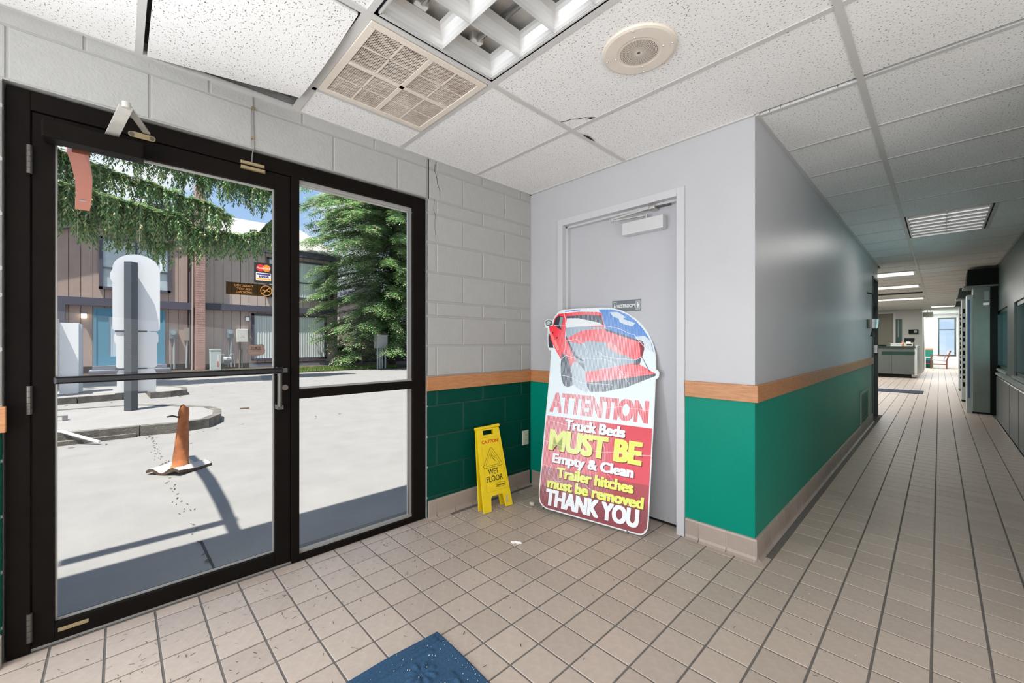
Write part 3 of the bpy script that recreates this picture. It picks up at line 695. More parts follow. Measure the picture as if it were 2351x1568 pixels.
MB().box(-2.463, -2.457, 0.712, 1.412, 0.938, 2.092).build('glass_pane', GLASS, w1)
MB().box(-2.463, -2.457, 0.712, 1.412, 0.032, 0.887).build('glass_pane', GLASS, w1)
mb = MB().box(-2.456, -2.444, 0.712, 1.412, 2.070, 2.092).box(-2.456, -2.436, 0.712, 1.412, 2.058, 2.062).box(-2.456, -2.444, 1.395, 1.412, 0.05, 2.07).box(-2.456, -2.444, 1.383, 1.387, 0.05, 2.07)
mb.box(-2.456, -2.44, 0.712, 1.412, 0.032, 0.052).box(-2.456, -2.44, 0.712, 1.412, 0.938, 0.948)
mb.build('glazing_stop', STOP, w1)
# hinges
HB = mat('dull_hinge', (0.10, 0.095, 0.085), 0.4, metal=0.6)
for z in (1.90, 0.975, 0.10):
    mb = MB()
    for q in range(5): mb.cyl((FX + 0.002, -0.248, z - 0.055 + q * 0.022), (FX + 0.002, -0.248, z - 0.034 + q * 0.022), 0.0085, n=12)
    mb.build('hinge', HB, d1)
# push bar
mb = MB().cbox(FX + 0.035, FX + 0.062, -0.18, 0.612, 1.035, 1.062, 0.006, 'x').box(FX - 0.006, FX + 0.040, -0.184, -0.174, 1.038, 1.060).box(FX - 0.006, FX + 0.037, 0.596, 0.622, 1.030, 1.066)
mb.build('push_bar', mat('black_bar', (0.008, 0.008, 0.010), 0.3, spec=0.25), d1)
mb = MB().tube([(FX + 0.045, 0.604, 1.05), (FX + 0.045, 0.604, 0.862)], 0.011, 12).box(FX - 0.006, FX + 0.05, 0.594, 0.62, 0.846, 0.868).box(FX - 0.006, FX + 0.03, 0.618, 0.645, 1.036, 1.060)
mb.build('pull_handle', HB, d1)
MB().cyl((FX - 0.006, 0.640, 0.955), (FX + 0.008, 0.640, 0.955), 0.0155, 0.0145, n=24).build('lock_cylinder', mat('dull_bronze', (0.16, 0.13, 0.115), 0.4, metal=0.6), d1)
MB().cbox(FX - 0.006, FX - 0.003, -0.175, -0.09, 0.045, 0.060, 0.001, 'x').build('maker_plate', BRASS, d1)
# closer and arm
MB().box(FX - 0.006, FX + 0.078, -0.212, 0.078, 1.978, 2.045).build('closer_body', BRONZE, d1, bevel=0.006)
SIL = mat('silver_arm', (0.70, 0.68, 0.62), 0.35, metal=0.35, noise=0.2, nscale=20)
a1 = MB(); P = [Vector((FX + 0.050, -0.022, 2.050)), Vector((FX + 0.235, 0.020, 2.112)), Vector((FX + 0.02, 0.088, 2.103))]
def bar(mb, p, q, w_, h_):
    d = (q - p).normalized(); s_ = Vector((0, 0, 1)).cross(d).normalized(); u = d.cross(s_)
    vs = [e + s_ * a * w_ / 2 + u * b_ * h_ / 2 for e in (p, q) for a, b_ in ((-1, -1), (1, -1), (1, 1), (-1, 1))]
    mb.add(vs, [(3, 2, 1, 0), (4, 5, 6, 7), (0, 1, 5, 4), (1, 2, 6, 5), (2, 3, 7, 6), (3, 0, 4, 7)])
bar(a1, P[0], P[1], 0.040, 0.006); bar(a1, P[1] + Vector((0, 0, .008)), P[2] + Vector((0, 0, .008)), 0.024, 0.006)
a1.cyl(P[1] + Vector((0, 0, -.006)), P[1] + Vector((0, 0, .016)), 0.013, n=14)
a1.build('closer_arm', SIL, d1)
MB().prism(arc(0.040, 2.098, 0.012, PI / 2, PI * 1.5, 8) + arc(0.106, 2.098, 0.012, -PI / 2, PI / 2, 8), FX, FX + 0.005, lambda u, v, w: (w, u, v)).build('arm_bracket', BRASS, d1)
for y in (0.040, 0.106): MB().cyl((FX + 0.005, y, 2.098), (FX + 0.010, y, 2.098), 0.008, n=12).build('bracket_screw', HB, d1)

# decals on the door glass (room side or seen through it)
GX = -2.4565
fnY = lambda u, v, w: (GX + w, u, v)
dec = empty('payment_decal'); dec.parent = d1
dec['label'] = 'black card sticker with red and orange circles and blue lettering'
def flat(name, poly, m, parent, fn, w=0.0005, th=0.0004):
    return MB().prism(poly, w - th, w, fn).build(name, m, parent)
DB = mat('decal_black', (0.012, 0.013, 0.016), 0.4)
y0, y1, z0, z1 = 0.505, 0.591, 1.507, 1.612
rect = lambda a, b, c, d: [(a, c), (b, c), (b, d), (a, d)]
flat('backing', rect(y0, y1, z0, z1), DB, dec, fnY)
flat('red_circle', arc(0.5335, 1.585, 0.0185, 0, 2 * PI, 28)[:-1], mat('card_red', (0.75, 0.012, 0.02), 0.4), dec, fnY, 0.0010)
flat('orange_circle', arc(0.5615, 1.585, 0.0185, 0, 2 * PI, 28)[:-1], mat('card_orange', (0.88, 0.28, 0.03), 0.4), dec, fnY, 0.0015)
text('lettering', 'MasterCard', (0.516, 0.580, 1.5795, 1.590), mat('card_cream', (0.86, 0.80, 0.70), 0.5), dec, fnY, 0.01, 0.02, 0.0020, shear=0.2)
flat('blue_card', rect(0.513, 0.583, 1.519, 1.560), mat('card_cream', (0.86, 0.80, 0.70), 0.5), dec, fnY, 0.0010)
flat('blue_band', rect(0.516, 0.580, 1.548, 1.556), mat('card_blue', (0.01, 0.035, 0.26), 0.4), dec, fnY, 0.0015)
flat('gold_band', rect(0.516, 0.580, 1.5225, 1.530), mat('card_gold', (0.85, 0.45, 0.03), 0.4), dec, fnY, 0.0015)
text('lettering', 'VISA', (0.526, 0.572, 1.5335, 1.545), mat('card_blue', (0.01, 0.035, 0.26), 0.4), dec, fnY, 0.01, 0.04, 0.0020, shear=0.3)
fl = empty('smoking_decal'); fl.parent = d1; fl['label'] = 'see-through brown strip with mirrored orange lettering'
flat('film', rect(0.384, 0.593, 1.437, 1.499), FILM, fl, fnY, 0.0005)
OR_ = mat('film_orange', (0.42, 0.19, 0.045), 0.5)
for k, (s_, a, b_) in enumerate((('THANK YOU', 0.419, 0.502), ('FOR NOT', 0.429, 0.494), ('SMOKING', 0.426, 0.496))):
    text('lettering', s_, (a, b_, 1.479 - k * 0.0165, 1.490 - k * 0.0165), OR_, fl, fnY, 0.01, 0.01, 0.0009, mirror=True)
rg = MB(); cc = (0.560, 1.4675)
for i in range(32):
    a, b_ = 2 * PI * i / 32, 2 * PI * (i + 1) / 32
    rg.add([fnY(cc[0] + r * math.cos(q), cc[1] + r * math.sin(q), 0.0009) for q, r in ((a, .024), (b_, .024), (b_, .0275), (a, .0275))], [(0, 1, 2, 3)])
rg.add([fnY(*p, 0.0009) for p in ((cc[0] + .015, cc[1] + .020), (cc[0] + .019, cc[1] + .017), (cc[0] - .016, cc[1] - .020), (cc[0] - .019, cc[1] - .017))], [(0, 1, 2, 3)])
rg.add([fnY(*p, 0.0010) for p in ((cc[0] - .018, cc[1] + .001), (cc[0] + .017, cc[1] - .006), (cc[0] + .017, cc[1] - .002), (cc[0] - .018, cc[1] + .005))], [(0, 1, 2, 3)])
rg.build('no_smoking_symbol', mat('film_orange_bright', (0.62, 0.27, 0.06), 0.5), fl)
sh = empty('shield_decal'); sh.parent = d1; sh['label'] = 'brown shield sticker with mirrored initials'
sp = [(0.486, 1.184), (0.499, 1.1815), (0.513, 1.1835), (0.526, 1.1815), (0.539, 1.185), (0.5495, 1.177), (0.547, 1.168), (0.553, 1.153), (0.5515, 1.140), (0.541, 1.131), (0.514, 1.126), (0.488, 1.1305), (0.478, 1.140), (0.476, 1.152), (0.482, 1.166), (0.477, 1.176)]
sp = sp[::-1]
cxs, cys = 0.514, 1.155
flat('rim', [(cxs + (u - cxs) * 1.06, cys + (v - cys) * 1.07) for u, v in sp], mat('shield_rim', (0.10, 0.085, 0.08), 0.5), sh, fnY, 0.0005)
flat('shield', sp, mat('shield_brown', (0.24, 0.155, 0.125), 0.5, noise=0.2, nscale=60), sh, fnY, 0.0009)
SB = mat('shield_ink', (0.055, 0.03, 0.022), 0.5)
text('lettering', 'D.M.O', (0.491, 0.533, 1.1625, 1.1715), SB, sh, fnY, 0.01, 0.03, 0.0012, mirror=True)
flat('text_line', rect(0.488, 0.537, 1.156, 1.159), SB, sh, fnY, 0.0012); flat('text_line', rect(0.493, 0.532, 1.1495, 1.152), SB, sh, fnY, 0.0012)

# magnetic contact and its wire
t = tag(empty('door_contact', (FX, 0.49, 2.09)), 'small tan two-piece door contact switch above the glass door', 'switch')
MB().cbox(0, 0.014, -0.052, 0.052, 0.002, 0.018, 0.003, 'x').build('switch', BRASS, t)
MB().cbox(-0.004, 0.012, -0.050, 0.056, -0.022, -0.005, 0.003, 'x').build('magnet', BRASS, t)
t = tag(MB().tube([(FX + 0.006, 0.487, 2.108), (FX + 0.005, 0.489, 2.155), (WX + 0.003, 0.492, 2.176), (WX + 0.003, 0.489, 2.30), (WX + 0.003, 0.487, 2.43)], 0.0024, 6).build('alarm_wire', mat('grey_wire', (0.22, 0.21, 0.20), 0.5)),
        'thin grey wire clipped up the block wall from the contact switch', 'wire')
for z in (2.225, 2.375): MB().cbox(WX, WX + 0.008, 0.478, 0.495, z - 0.006, z + 0.006, 0.002, 'x').build('clip', BRASS, t)

# ================================================================== RESTROOM DOOR (door_2)
SY = 2.592
FD = 0.05
d2 = struct(MB().box(DX0, DX0 + FD, WY - 0.012, WY + 0.13, 0, DZ).box(DX1 - FD, DX1, WY - 0.012, WY + 0.13, 0, DZ).box(DX0 + FD, DX1 - FD, WY - 0.012, WY + 0.13, DZ - FD, DZ)
            .box(DX0 + FD, DX0 + FD + 0.013, WY + 0.035, SY, 0, DZ - FD).box(DX1 - FD - 0.013, DX1 - FD, WY + 0.035, SY, 0, DZ - FD).box(DX0 + FD, DX1 - FD, WY + 0.035, SY, DZ - FD - 0.016, DZ - FD).build('door_2', FRAMEP, bevel=0.0015))
MB().box(DX0 + FD + 0.002, DX1 - FD - 0.002, SY, SY + 0.045, 0.018, DZ - FD - 0.004).build('door_leaf', DOORP, d2)
MB().box(DX0 + FD, DX1 - FD, SY + 0.01, SY + 0.05, 0.0, 0.012).build('threshold_gap', BLACK, d2)
MB().box(-1.53, -1.232, SY - 0.068, SY, 1.935, 2.022).build('closer_body', mat('closer_silver', (0.62, 0.63, 0.64), 0.3, metal=0.3), d2, bevel=0.006)
a1 = MB()
bar(a1, Vector((-1.585, SY - 0.10, 2.052)), Vector((-1.33, SY - 0.055, 2.085)), 0.010, 0.012)
bar(a1, Vector((-1.585, SY - 0.10, 2.042)), Vector((-1.36, SY - 0.04, 2.045)), 0.012, 0.006)
a1.cyl((-1.585, SY - .10, 2.036), (-1.585, SY - .10, 2.060), 0.010, n=12)
a1.cyl((-1.36, SY - .04, 2.020), (-1.36, SY - .04, 2.050), 0.010, n=12)
a1.build('closer_arm', STEEL, d2)
MB().cbox(-1.33, -1.285, SY - 0.075, SY - 0.02, 2.068, 2.096, 0.005, 'y', -1).build('arm_shoe', STEEL, d2, bevel=0.003)
a1 = MB(); bar(a1, Vector((-1.29, SY - 0.045, 2.084)), Vector((-1.20, SY - 0.02, 2.088)), 0.03, 0.006); a1.build('arm_bracket', HB, d2)
pl = empty('restroom_plaque'); pl.parent = d2; pl['label'] = 'grey plaque with white RESTROOM lettering and two figures'
fnR = lambda u, v, w: (u, SY - w, v)
PG = mat('plaque_grey', (0.14, 0.165, 0.18), 0.4); PW = mat('plaque_white', (0.75, 0.77, 0.78), 0.4)
u0, u1, v0, v1 = -1.647, -1.420, 1.412, 1.493
MB().prism(rect(u0, u1, v0, v1), 0, 0.003, fnR).build('backing', PG, pl)
text('lettering', 'RESTROOM', (-1.603, -1.466, 1.440, 1.464), PW, pl, fnR, 0.01, 0.03, 0.0037)
def outline(mb, poly, w_, fn, dz):
    n = len(poly)
    for i in range(n):
        a = Vector(poly[i]); b_ = Vector(poly[(i + 1) % n]); d = (b_ - a).normalized(); nn = Vector((-d.y, d.x)) * w_ / 2; a = a - d * w_ / 2; b_ = b_ + d * w_ / 2
        mb.add([fn(*(a - nn), dz), fn(*(b_ - nn), dz), fn(*(b_ + nn), dz), fn(*(a + nn), dz)], [(0, 1, 2, 3)])
for c in (-1.626, -1.442):
    mb = MB(); outline(mb, rect(c - 0.015, c + 0.015, 1.425, 1.480), 0.0025, fnR, 0.0036); mb.build('figure_border', PW, pl)
    mb = MB(); mb.add([fnR(*p, 0.0036) for p in arc(c, 1.469, 0.0042, 0, 2 * PI, 12)[:-1]], [tuple(range(12))])
    body = [(c - .004, 1.430), (c - .001, 1.430), (c, 1.444), (c + .001, 1.430), (c + .004, 1.430), (c + .004, 1.447), (c + .009, 1.447), (c + .005, 1.464), (c - .005, 1.464), (c - .009, 1.447), (c - .004, 1.447)] if c > -1.5 else \
           [(c - .003, 1.430), (c + .003, 1.430), (c + .003, 1.441), (c + .009, 1.441), (c + .004, 1.464), (c - .004, 1.464), (c - .009, 1.441), (c - .003, 1.441)]
    mb.add([fnR(*p, 0.0036) for p in body], [tuple(range(len(body)))]); mb.build('figure', PW, pl)

# outlet
t = tag(empty('wall_outlet', (WX, 2.452, 0.398)), 'ivory duplex outlet low on the green block wall', 'outlet')
IV = mat('ivory_plastic', (0.62, 0.60, 0.47), 0.4)
MB().cbox(0, 0.006, -0.036, 0.036, -0.060, 0.060, 0.004, 'x').build('cover_plate', IV, t)
for z in (-0.021, 0.021):
    s_ = MB().prism([(p[0], z + p[1]) for p in arc(0, 0, 0.017, 0, 2 * PI, 16, 0.014)[:-1]], 0.006, 0.0085, lambda u, v, w: (w, u, v)).build('socket', IV, t)
    MB().box(0.0085, 0.009, -0.008, -0.005, z - 0.002, z + 0.007).box(0.0085, 0.009, 0.005, 0.008, z - 0.002, z + 0.006).build('slot', INKB, s_)
MB().cyl((0.006, 0, 0), (0.0075, 0, 0), 0.003, n=10).build('screw', STEEL, t)

# corridor vent and wrought hook
t = tag(empty('wall_vent', (CX, 7.25, 0.33)), 'pale green louvred vent low on the corridor wall by the far doorway', 'vent')
VM = mat('pale_green_vent', (0.30, 0.36, 0.27), 0.5)
MB().box(0, 0.012, -0.42, -0.39, -0.22, 0.22).box(0, 0.012, 0.39, 0.42, -0.22, 0.22).box(0, 0.012, -0.39, 0.39, 0.19, 0.22).box(0, 0.012, -0.39, 0.39, -0.22, -0.19).build('frame', VM, t)
for k in range(16):
    z = -0.185 + k * 0.0235
    MB().add([(0.001, -.39, z), (0.001, .39, z), (0.011, .39, z + .012), (0.011, -.39, z + .012), (0.003, -.39, z - .002), (0.003, .39, z - .002), (0.013, .39, z + .010), (0.013, -.39, z + .010)],
             [(0, 1, 2, 3), (7, 6, 5, 4), (0, 4, 5, 1), (1, 5, 6, 2), (2, 6, 7, 3), (3, 7, 4, 0)]).build('slat', VM, t)
t = tag(empty('wall_bracket', (CX, 7.55, 1.55)), 'dark twisted metal ornament with small cylinder on the upper corridor wall', 'ornament')
IR = mat('dark_iron', (0.06, 0.06, 0.06), 0.35, metal=0.7)
mb = MB().tube([(0.0, 0, 0.33), (0.06, 0, 0.31), (0.075, 0, 0.24)], 0.012, 8)
for s_ in (-1, 1): mb.tube([(0.075, 0, 0.24), (0.075 + 0.012, s_ * 0.11, 0.13), (0.075, 0, 0.01)], 0.012, 8)
mb.tube([(0.075, 0, 0.01), (0.06, 0, -0.2)], 0.011, 8); mb.build('twisted_rod', IR, t)
MB().cyl((0.06, 0, -0.17), (0.06, 0, -0.04), 0.055, 0.07, n=16).build('cup', STEEL, t); MB().cyl((0.055, 0, -0.28), (0.06, 0, -0.2), 0.025, 0.012, n=12).build('drop', IR, t)

# ================================================================== LEANING TRUCK-BED SIGN
P1 = Vector((-1.959, 2.141, 0.010)); U = Vector((0.97215306, 0.23434683, 0)); V = Vector((-0.05387586, 0.22349603, 0.97321473))
# local z must be U x V
Zl = U.cross(V)
M4 = Matrix((( U.x, V.x, Zl.x, P1.x), (U.y, V.y, Zl.y, P1.y), (U.z, V.z, Zl.z, P1.z), (0, 0, 0, 1)))
sg = tag(empty('notice_board', mtx=M4), 'tall cut-out plastic sign with red pickup truck and ATTENTION lettering leaning on restroom door', 'sign')
outl = [(-0.04, 1.151), (-0.058, 1.156), (-0.073, 1.188), (-0.091, 1.328), (-0.112, 1.337), (-0.123, 1.365), (-0.12, 1.392), (-0.101, 1.402), (-0.053, 1.396), (-0.039, 1.425), (-0.014, 1.457), (0.018, 1.475), (0.102, 1.479), (0.274, 1.480), (0.33, 1.480), (0.392, 1.476), (0.447, 1.463), (0.49, 1.449), (0.527, 1.430), (0.591, 1.388), (0.623, 1.359), (0.651, 1.326), (0.678, 1.290), (0.7, 1.25), (0.718, 1.21), (0.731, 1.167), (0.740, 1.13), (0.744, 1.09), (0.748, 1.033), (0.760, 1.030), (0.770, 1.012), (0.767, 0.983), (0.748, 0.967), (0.7505, 0.80), (0.752, 0.40), (0.754, 0.09), (0.750, 0.045), (0.737, 0.018), (0.715, 0.003), (0.690, 0.001), (0.40, 0.009), (0.06, 0.019), (0.025, 0.030), (0.0, 0.052), (-0.012, 0.09), (-0.016, 0.12), (-0.022, 0.40), (-0.027, 0.70), (-0.030, 0.95)]
MB().prism(outl, -0.010, 0.0, XYZ).build('board', WEDGE, sg)   # ccw? checked by flip below
def inset(poly, d):
    n = len(poly); out = []
    A = sum(poly[i][0] * poly[(i + 1) % n][1] - poly[(i + 1) % n][0] * poly[i][1] for i in range(n)); s_ = 1 if A > 0 else -1
    for i in range(n):
        p0, p, p2 = Vector(poly[i - 1]), Vector(poly[i]), Vector(poly[(i + 1) % n]); d1_ = (p - p0).normalized(); d2_ = (p2 - p).normalized()
        n1 = Vector((-d1_.y, d1_.x)) * s_; n2 = Vector((-d2_.y, d2_.x)) * s_; m_ = (n1 + n2); 
        if m_.length < 1e-6: m_ = n1
        m_.normalize(); k = d / max(0.5, m_.dot(n1)); out.append((p.x + m_.x * k, p.y + m_.y * k))
    return out
def sheet(name, poly, m, z):
    n = len(poly); A = sum(poly[i][0] * poly[(i + 1) % n][1] - poly[(i + 1) % n][0] * poly[i][1] for i in range(n))
    if A < 0: poly = poly[::-1]
    return MB().add([(u, v, z) for u, v in poly], [tuple(range(n))]).build(name, m, sg)
PB = print_mat('print_pale_blue', (0.70, 0.80, 0.84), 0.35)
PR = print_mat('print_red', (0.85, 0.03, 0.05), 0.46)
PR2 = print_mat('print_red_panel', (0.62, 0.018, 0.045), 0.30, (0.1, 0.55), (0.45, 0.5))
PSK = print_mat('print_sky', (0.07, 0.24, 0.62), 0.25)
PGR = print_mat('print_grey', (0.26, 0.36, 0.45), 0.45)
PDK = print_mat('print_dark', (0.025, 0.04, 0.075), 0.36)
PBK = mat('print_black', (0.02, 0.025, 0.035), 0.4)
PWH = print_mat('print_white', (0.74, 0.78, 0.80), 0.1)
PYE = print_mat('print_yellow', (0.70, 0.76, 0.10), 0.22, (0.1, 0.5), (0.4, 0.4))
PLR = print_mat('print_light_red', (0.86, 0.20, 0.18), 0.5)
face = inset(outl, 0.007)
sheet('face_print', face, PB, 0.0004)
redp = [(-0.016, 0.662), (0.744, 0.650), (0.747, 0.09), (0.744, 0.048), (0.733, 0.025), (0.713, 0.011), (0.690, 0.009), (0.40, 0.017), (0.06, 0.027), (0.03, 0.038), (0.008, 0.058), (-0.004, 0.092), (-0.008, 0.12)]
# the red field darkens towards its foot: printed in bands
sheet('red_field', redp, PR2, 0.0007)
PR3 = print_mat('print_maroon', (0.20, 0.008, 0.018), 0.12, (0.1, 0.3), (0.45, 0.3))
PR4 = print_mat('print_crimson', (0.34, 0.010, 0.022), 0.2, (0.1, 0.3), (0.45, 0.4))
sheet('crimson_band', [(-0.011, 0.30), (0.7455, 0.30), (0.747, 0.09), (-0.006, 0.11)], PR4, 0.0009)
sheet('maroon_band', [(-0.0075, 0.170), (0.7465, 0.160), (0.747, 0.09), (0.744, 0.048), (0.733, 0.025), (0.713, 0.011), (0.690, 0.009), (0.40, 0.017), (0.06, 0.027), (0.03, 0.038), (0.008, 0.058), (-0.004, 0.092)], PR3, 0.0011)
tk = empty('truck_print'); tk.parent = sg; tk['label'] = 'faded printed picture of a red pickup with its tailgate down'
def tp(name, poly, m, z):
    o = sheet(name, poly, m, z); o.parent = tk; return o
tp('sky', [(0.314, 1.465), (0.408, 1.461), (0.468, 1.446), (0.533, 1.416), (0.592, 1.370), (0.647, 1.310), (0.684, 1.255), (0.712, 1.20), (0.725, 1.15), (0.700, 1.17), (0.655, 1.19), (0.381, 1.321), (0.371, 1.341), (0.341, 1.428)], PSK, 0.0007)
CLD = mat('print_cloud', (0.62, 0.70, 0.76), 0.5)
tp('cloud', [(0.40, 1.440), (0.46, 1.438), (0.52, 1.40), (0.50, 1.385), (0.54, 1.372), (0.59, 1.352), (0.57, 1.33), (0.52, 1.345), (0.48, 1.362), (0.47, 1.39), (0.43, 1.405)], CLD, 0.0009)
tp('cloud', [(0.60, 1.255), (0.66, 1.262), (0.70, 1.225), (0.722, 1.15), (0.69, 1.165), (0.64, 1.195), (0.60, 1.235)], CLD, 0.0009)
tp('cab', [(-0.047, 1.349), (-0.037, 1.408), (-0.007, 1.443), (0.05, 1.446), (0.16, 1.453), (0.319, 1.444), (0.343, 1.430), (0.373, 1.326), (0.063, 1.331), (0.073, 1.241), (0.037, 1.263), (0.024, 1.284), (-0.074, 1.328)], PR, 0.0010)
tp('rear_window', [(0.061, 1.422), (0.216, 1.427), (0.337, 1.418), (0.362, 1.350), (0.066, 1.352)], PDK, 0.0013)
tp('window_reflection', [(0.066, 1.404), (0.16, 1.402), (0.24, 1.384), (0.33, 1.362), (0.355, 1.342), (0.064, 1.330)], PWH, 0.0015)
tp('side_window', [(-0.039, 1.356), (-0.031, 1.405), (-0.005, 1.429), (0.039, 1.417), (0.026, 1.312)], PBK, 0.0013)
tp('side_window_glint', [(0.005, 1.36), (0.01, 1.418), (0.036, 1.412), (0.026, 1.325)], mat('print_mid', (0.25, 0.29, 0.32), 0.4), 0.0015)
tp('mirror', [(-0.116, 1.378), (-0.110, 1.392), (-0.089, 1.397), (-0.058, 1.388), (-0.048, 1.356), (-0.080, 1.346), (-0.104, 1.350)], mat('print_mirror', (0.10, 0.12, 0.12), 0.4), 0.0013)
tp('mirror_glass', [(-0.108, 1.378), (-0.088, 1.390), (-0.066, 1.376), (-0.082, 1.356), (-0.1, 1.358)], mat('print_mirror_glass', (0.42, 0.47, 0.46), 0.4), 0.0015)
tp('front_wheel', [(-0.078, 1.30), (-0.040, 1.231), (-0.020, 1.172), (-0.055, 1.173), (-0.067, 1.20), (-0.074, 1.25)], PBK, 0.0010)
tp('cab_side', [(-0.079, 1.347), (-0.047, 1.344), (0.027, 1.305), (0.076, 1.241), (0.079, 1.189), (0.053, 1.086), (0.006, 1.147), (-0.054, 1.242)], PR, 0.0014)
tp('side_highlight', [(-0.070, 1.300), (-0.058, 1.302), (-0.006, 1.225), (0.030, 1.160), (0.014, 1.150), (-0.030, 1.215)], PLR, 0.0016)
for (a, b_) in ((-0.040, 1.292), (0.0, 1.252)): tp('badge', arc(a, b_, 0.007, 0, 2 * PI, 10)[:-1], PBK, 0.0018)
tp('bed_side', [(0.027, 1.305), (0.076, 1.262), (0.098, 1.225), (0.170, 1.100), (0.232, 1.065), (0.266, 0.93), (0.217, 0.912), (0.163, 0.929), (0.086, 1.128), (0.053, 1.086), (0.045, 1.14)], PR, 0.0012)
tp('bumper', [(0.120, 1.0), (0.161, 1.07), (0.235, 1.06), (0.262, 0.985), (0.267, 0.92), (0.294, 0.859), (0.284, 0.852), (0.221, 0.869), (0.165, 0.904), (0.13, 0.95)], print_mat('print_pale_grey', (0.38, 0.48, 0.56), 0.5), 0.0016)
tp('rear_wheel', [(0.053, 1.127), (0.087, 1.122), (0.125, 1.062), (0.155, 0.975), (0.166, 0.895), (0.131, 0.880), (0.098, 0.889), (0.075, 0.93), (0.062, 0.99), (0.055, 1.045)], PDK, 0.0018)
tp('wheel_hub', arc(0.072, 1.02, 0.012, 0, 2 * PI, 14, 0.045)[:-1], mat('print_mid', (0.25, 0.29, 0.32), 0.4), 0.0020)
tp('bed_wall', [(0.066, 1.300), (0.361, 1.321), (0.635, 1.227), (0.659, 1.194), (0.651, 1.119), (0.636, 1.064), (0.614, 1.058), (0.481, 1.049), (0.26, 0.993), (0.175, 1.109), (0.098, 1.221)], PR, 0.0014)
tp('bed_floor', [(0.090, 1.226), (0.20, 1.20), (0.25, 1.225), (0.39, 1.216), (0.508, 1.135), (0.603, 1.095), (0.609, 1.072), (0.491, 1.05), (0.26, 0.997), (0.166, 1.089)], PGR, 0.0016)
tp('front_panel', [(0.066, 1.330), (0.20, 1.338), (0.373, 1.326), (0.361, 1.318), (0.20, 1.306), (0.082, 1.245), (0.072, 1.25)], PGR, 0.0017)
tp('bed_highlight', [(0.39, 1.19), (0.42, 1.225), (0.45, 1.20), (0.53, 1.13), (0.50, 1.125), (0.43, 1.165)], PLR, 0.0018)
tp('bed_rail', [(0.373, 1.321), (0.386, 1.316), (0.655, 1.222), (0.648, 1.212), (0.382, 1.301)], PDK, 0.0020)
tp('bed_rail', [(0.066, 1.262), (0.080, 1.262), (0.172, 1.118), (0.24, 1.08), (0.225, 1.074), (0.160, 1.105)], PDK, 0.0020)
tp('tail_lamp', [(0.626, 1.218), (0.657, 1.210), (0.663, 1.171), (0.654, 1.12), (0.642, 1.122), (0.636, 1.165)], mat('print_lamp', (0.22, 0.03, 0.05), 0.4), 0.0022)
tp('gate_end', [(0.60, 1.09), (0.64, 1.118), (0.646, 1.09), (0.636, 1.062), (0.60, 1.06)], PDK, 0.0020)
tp('tailgate', [(0.26, 0.993), (0.491, 1.047), (0.636, 1.066), (0.747, 1.005), (0.498, 0.956), (0.267, 0.92)], PR, 0.0020)
tp('tailgate_edge', [(0.267, 0.920), (0.498, 0.956), (0.747, 1.005), (0.745, 0.990), (0.558, 0.904), (0.411, 0.865), (0.304, 0.858), (0.285, 0.885)], PDK, 0.0022)
tp('gate_cable', [(0.648, 1.118), (0.651, 1.118), (0.712, 1.012), (0.708, 1.011)], PBK, 0.0024)
for k in range(3): tp('gate_groove', [(0.50, 0.972 + k * .012), (0.70, 1.000 + k * .011), (0.70, 1.002 + k * .011), (0.50, 0.975 + k * .012)], PLR, 0.0024)
tp('blue_edge', [(0.045, 1.463), (0.17, 1.471), (0.17, 1.464), (0.045, 1.456)], PSK, 0.0010)
R1 = math.radians(-0.9)
text('lettering', 'ATTENTION', (0.002, 0.716, 0.682, 0.830), print_mat('print_headline', (0.68, 0.012, 0.035), 0.46, (0.3, 0.75), (0.5, 0.5)), sg, XYZ, 0.01, 0.055, 0.0012, R1)
SHD = mat('print_shadow', (0.16, 0.006, 0.016), 0.5)
for s_, bx, m_, bo in (('Truck Beds', (0.136, 0.575, 0.572, 0.646), PWH, 0.05), ('MUST BE', (0.024, 0.691, 0.414, 0.563), PYE, 0.055), ('Empty & Clean', (0.066, 0.646, 0.312, 0.400), PWH, 0.048),
                       ('Trailer hitches', (0.111, 0.652, 0.237, 0.308), PYE, 0.048), ('must be removed', (0.045, 0.719, 0.157, 0.228), PYE, 0.048), ('THANK YOU', (0.042, 0.696, 0.040, 0.152), PWH, 0.055)):
    text('letter_shadow', s_, (bx[0] + .004, bx[1] + .006, bx[2] - .005, bx[3] - .004), SHD, sg, XYZ, 0.01, bo, 0.0014, R1)
    text('lettering', s_, bx, m_, sg, XYZ, 0.01, bo, 0.0020, R1)
cr5 = [[(-0.036, 1.349), (0.061, 1.35), (0.223, 1.357), (0.374, 1.336), (0.454, 1.322), (0.591, 1.269), (0.655, 1.194), (0.721, 1.121)], [(0.075, 1.226), (0.161, 1.241), (0.229, 1.201), (0.268, 1.116), (0.26, 1.091)], [(0.166, 1.094), (0.351, 1.098), (0.46, 1.072), (0.533, 0.99), (0.579, 0.928)], [(0.336, 1.147), (0.379, 1.118), (0.496, 1.097), (0.603, 1.093), (0.646, 1.115)], [(0.013, 1.049), (0.088, 1.117), (0.171, 1.094)], [(0.073, 0.964), (0.149, 0.953), (0.227, 0.918), (0.464, 0.913)], [(0.025, 1.466), (0.055, 1.4), (0.075, 1.231), (0.078, 1.107)]]
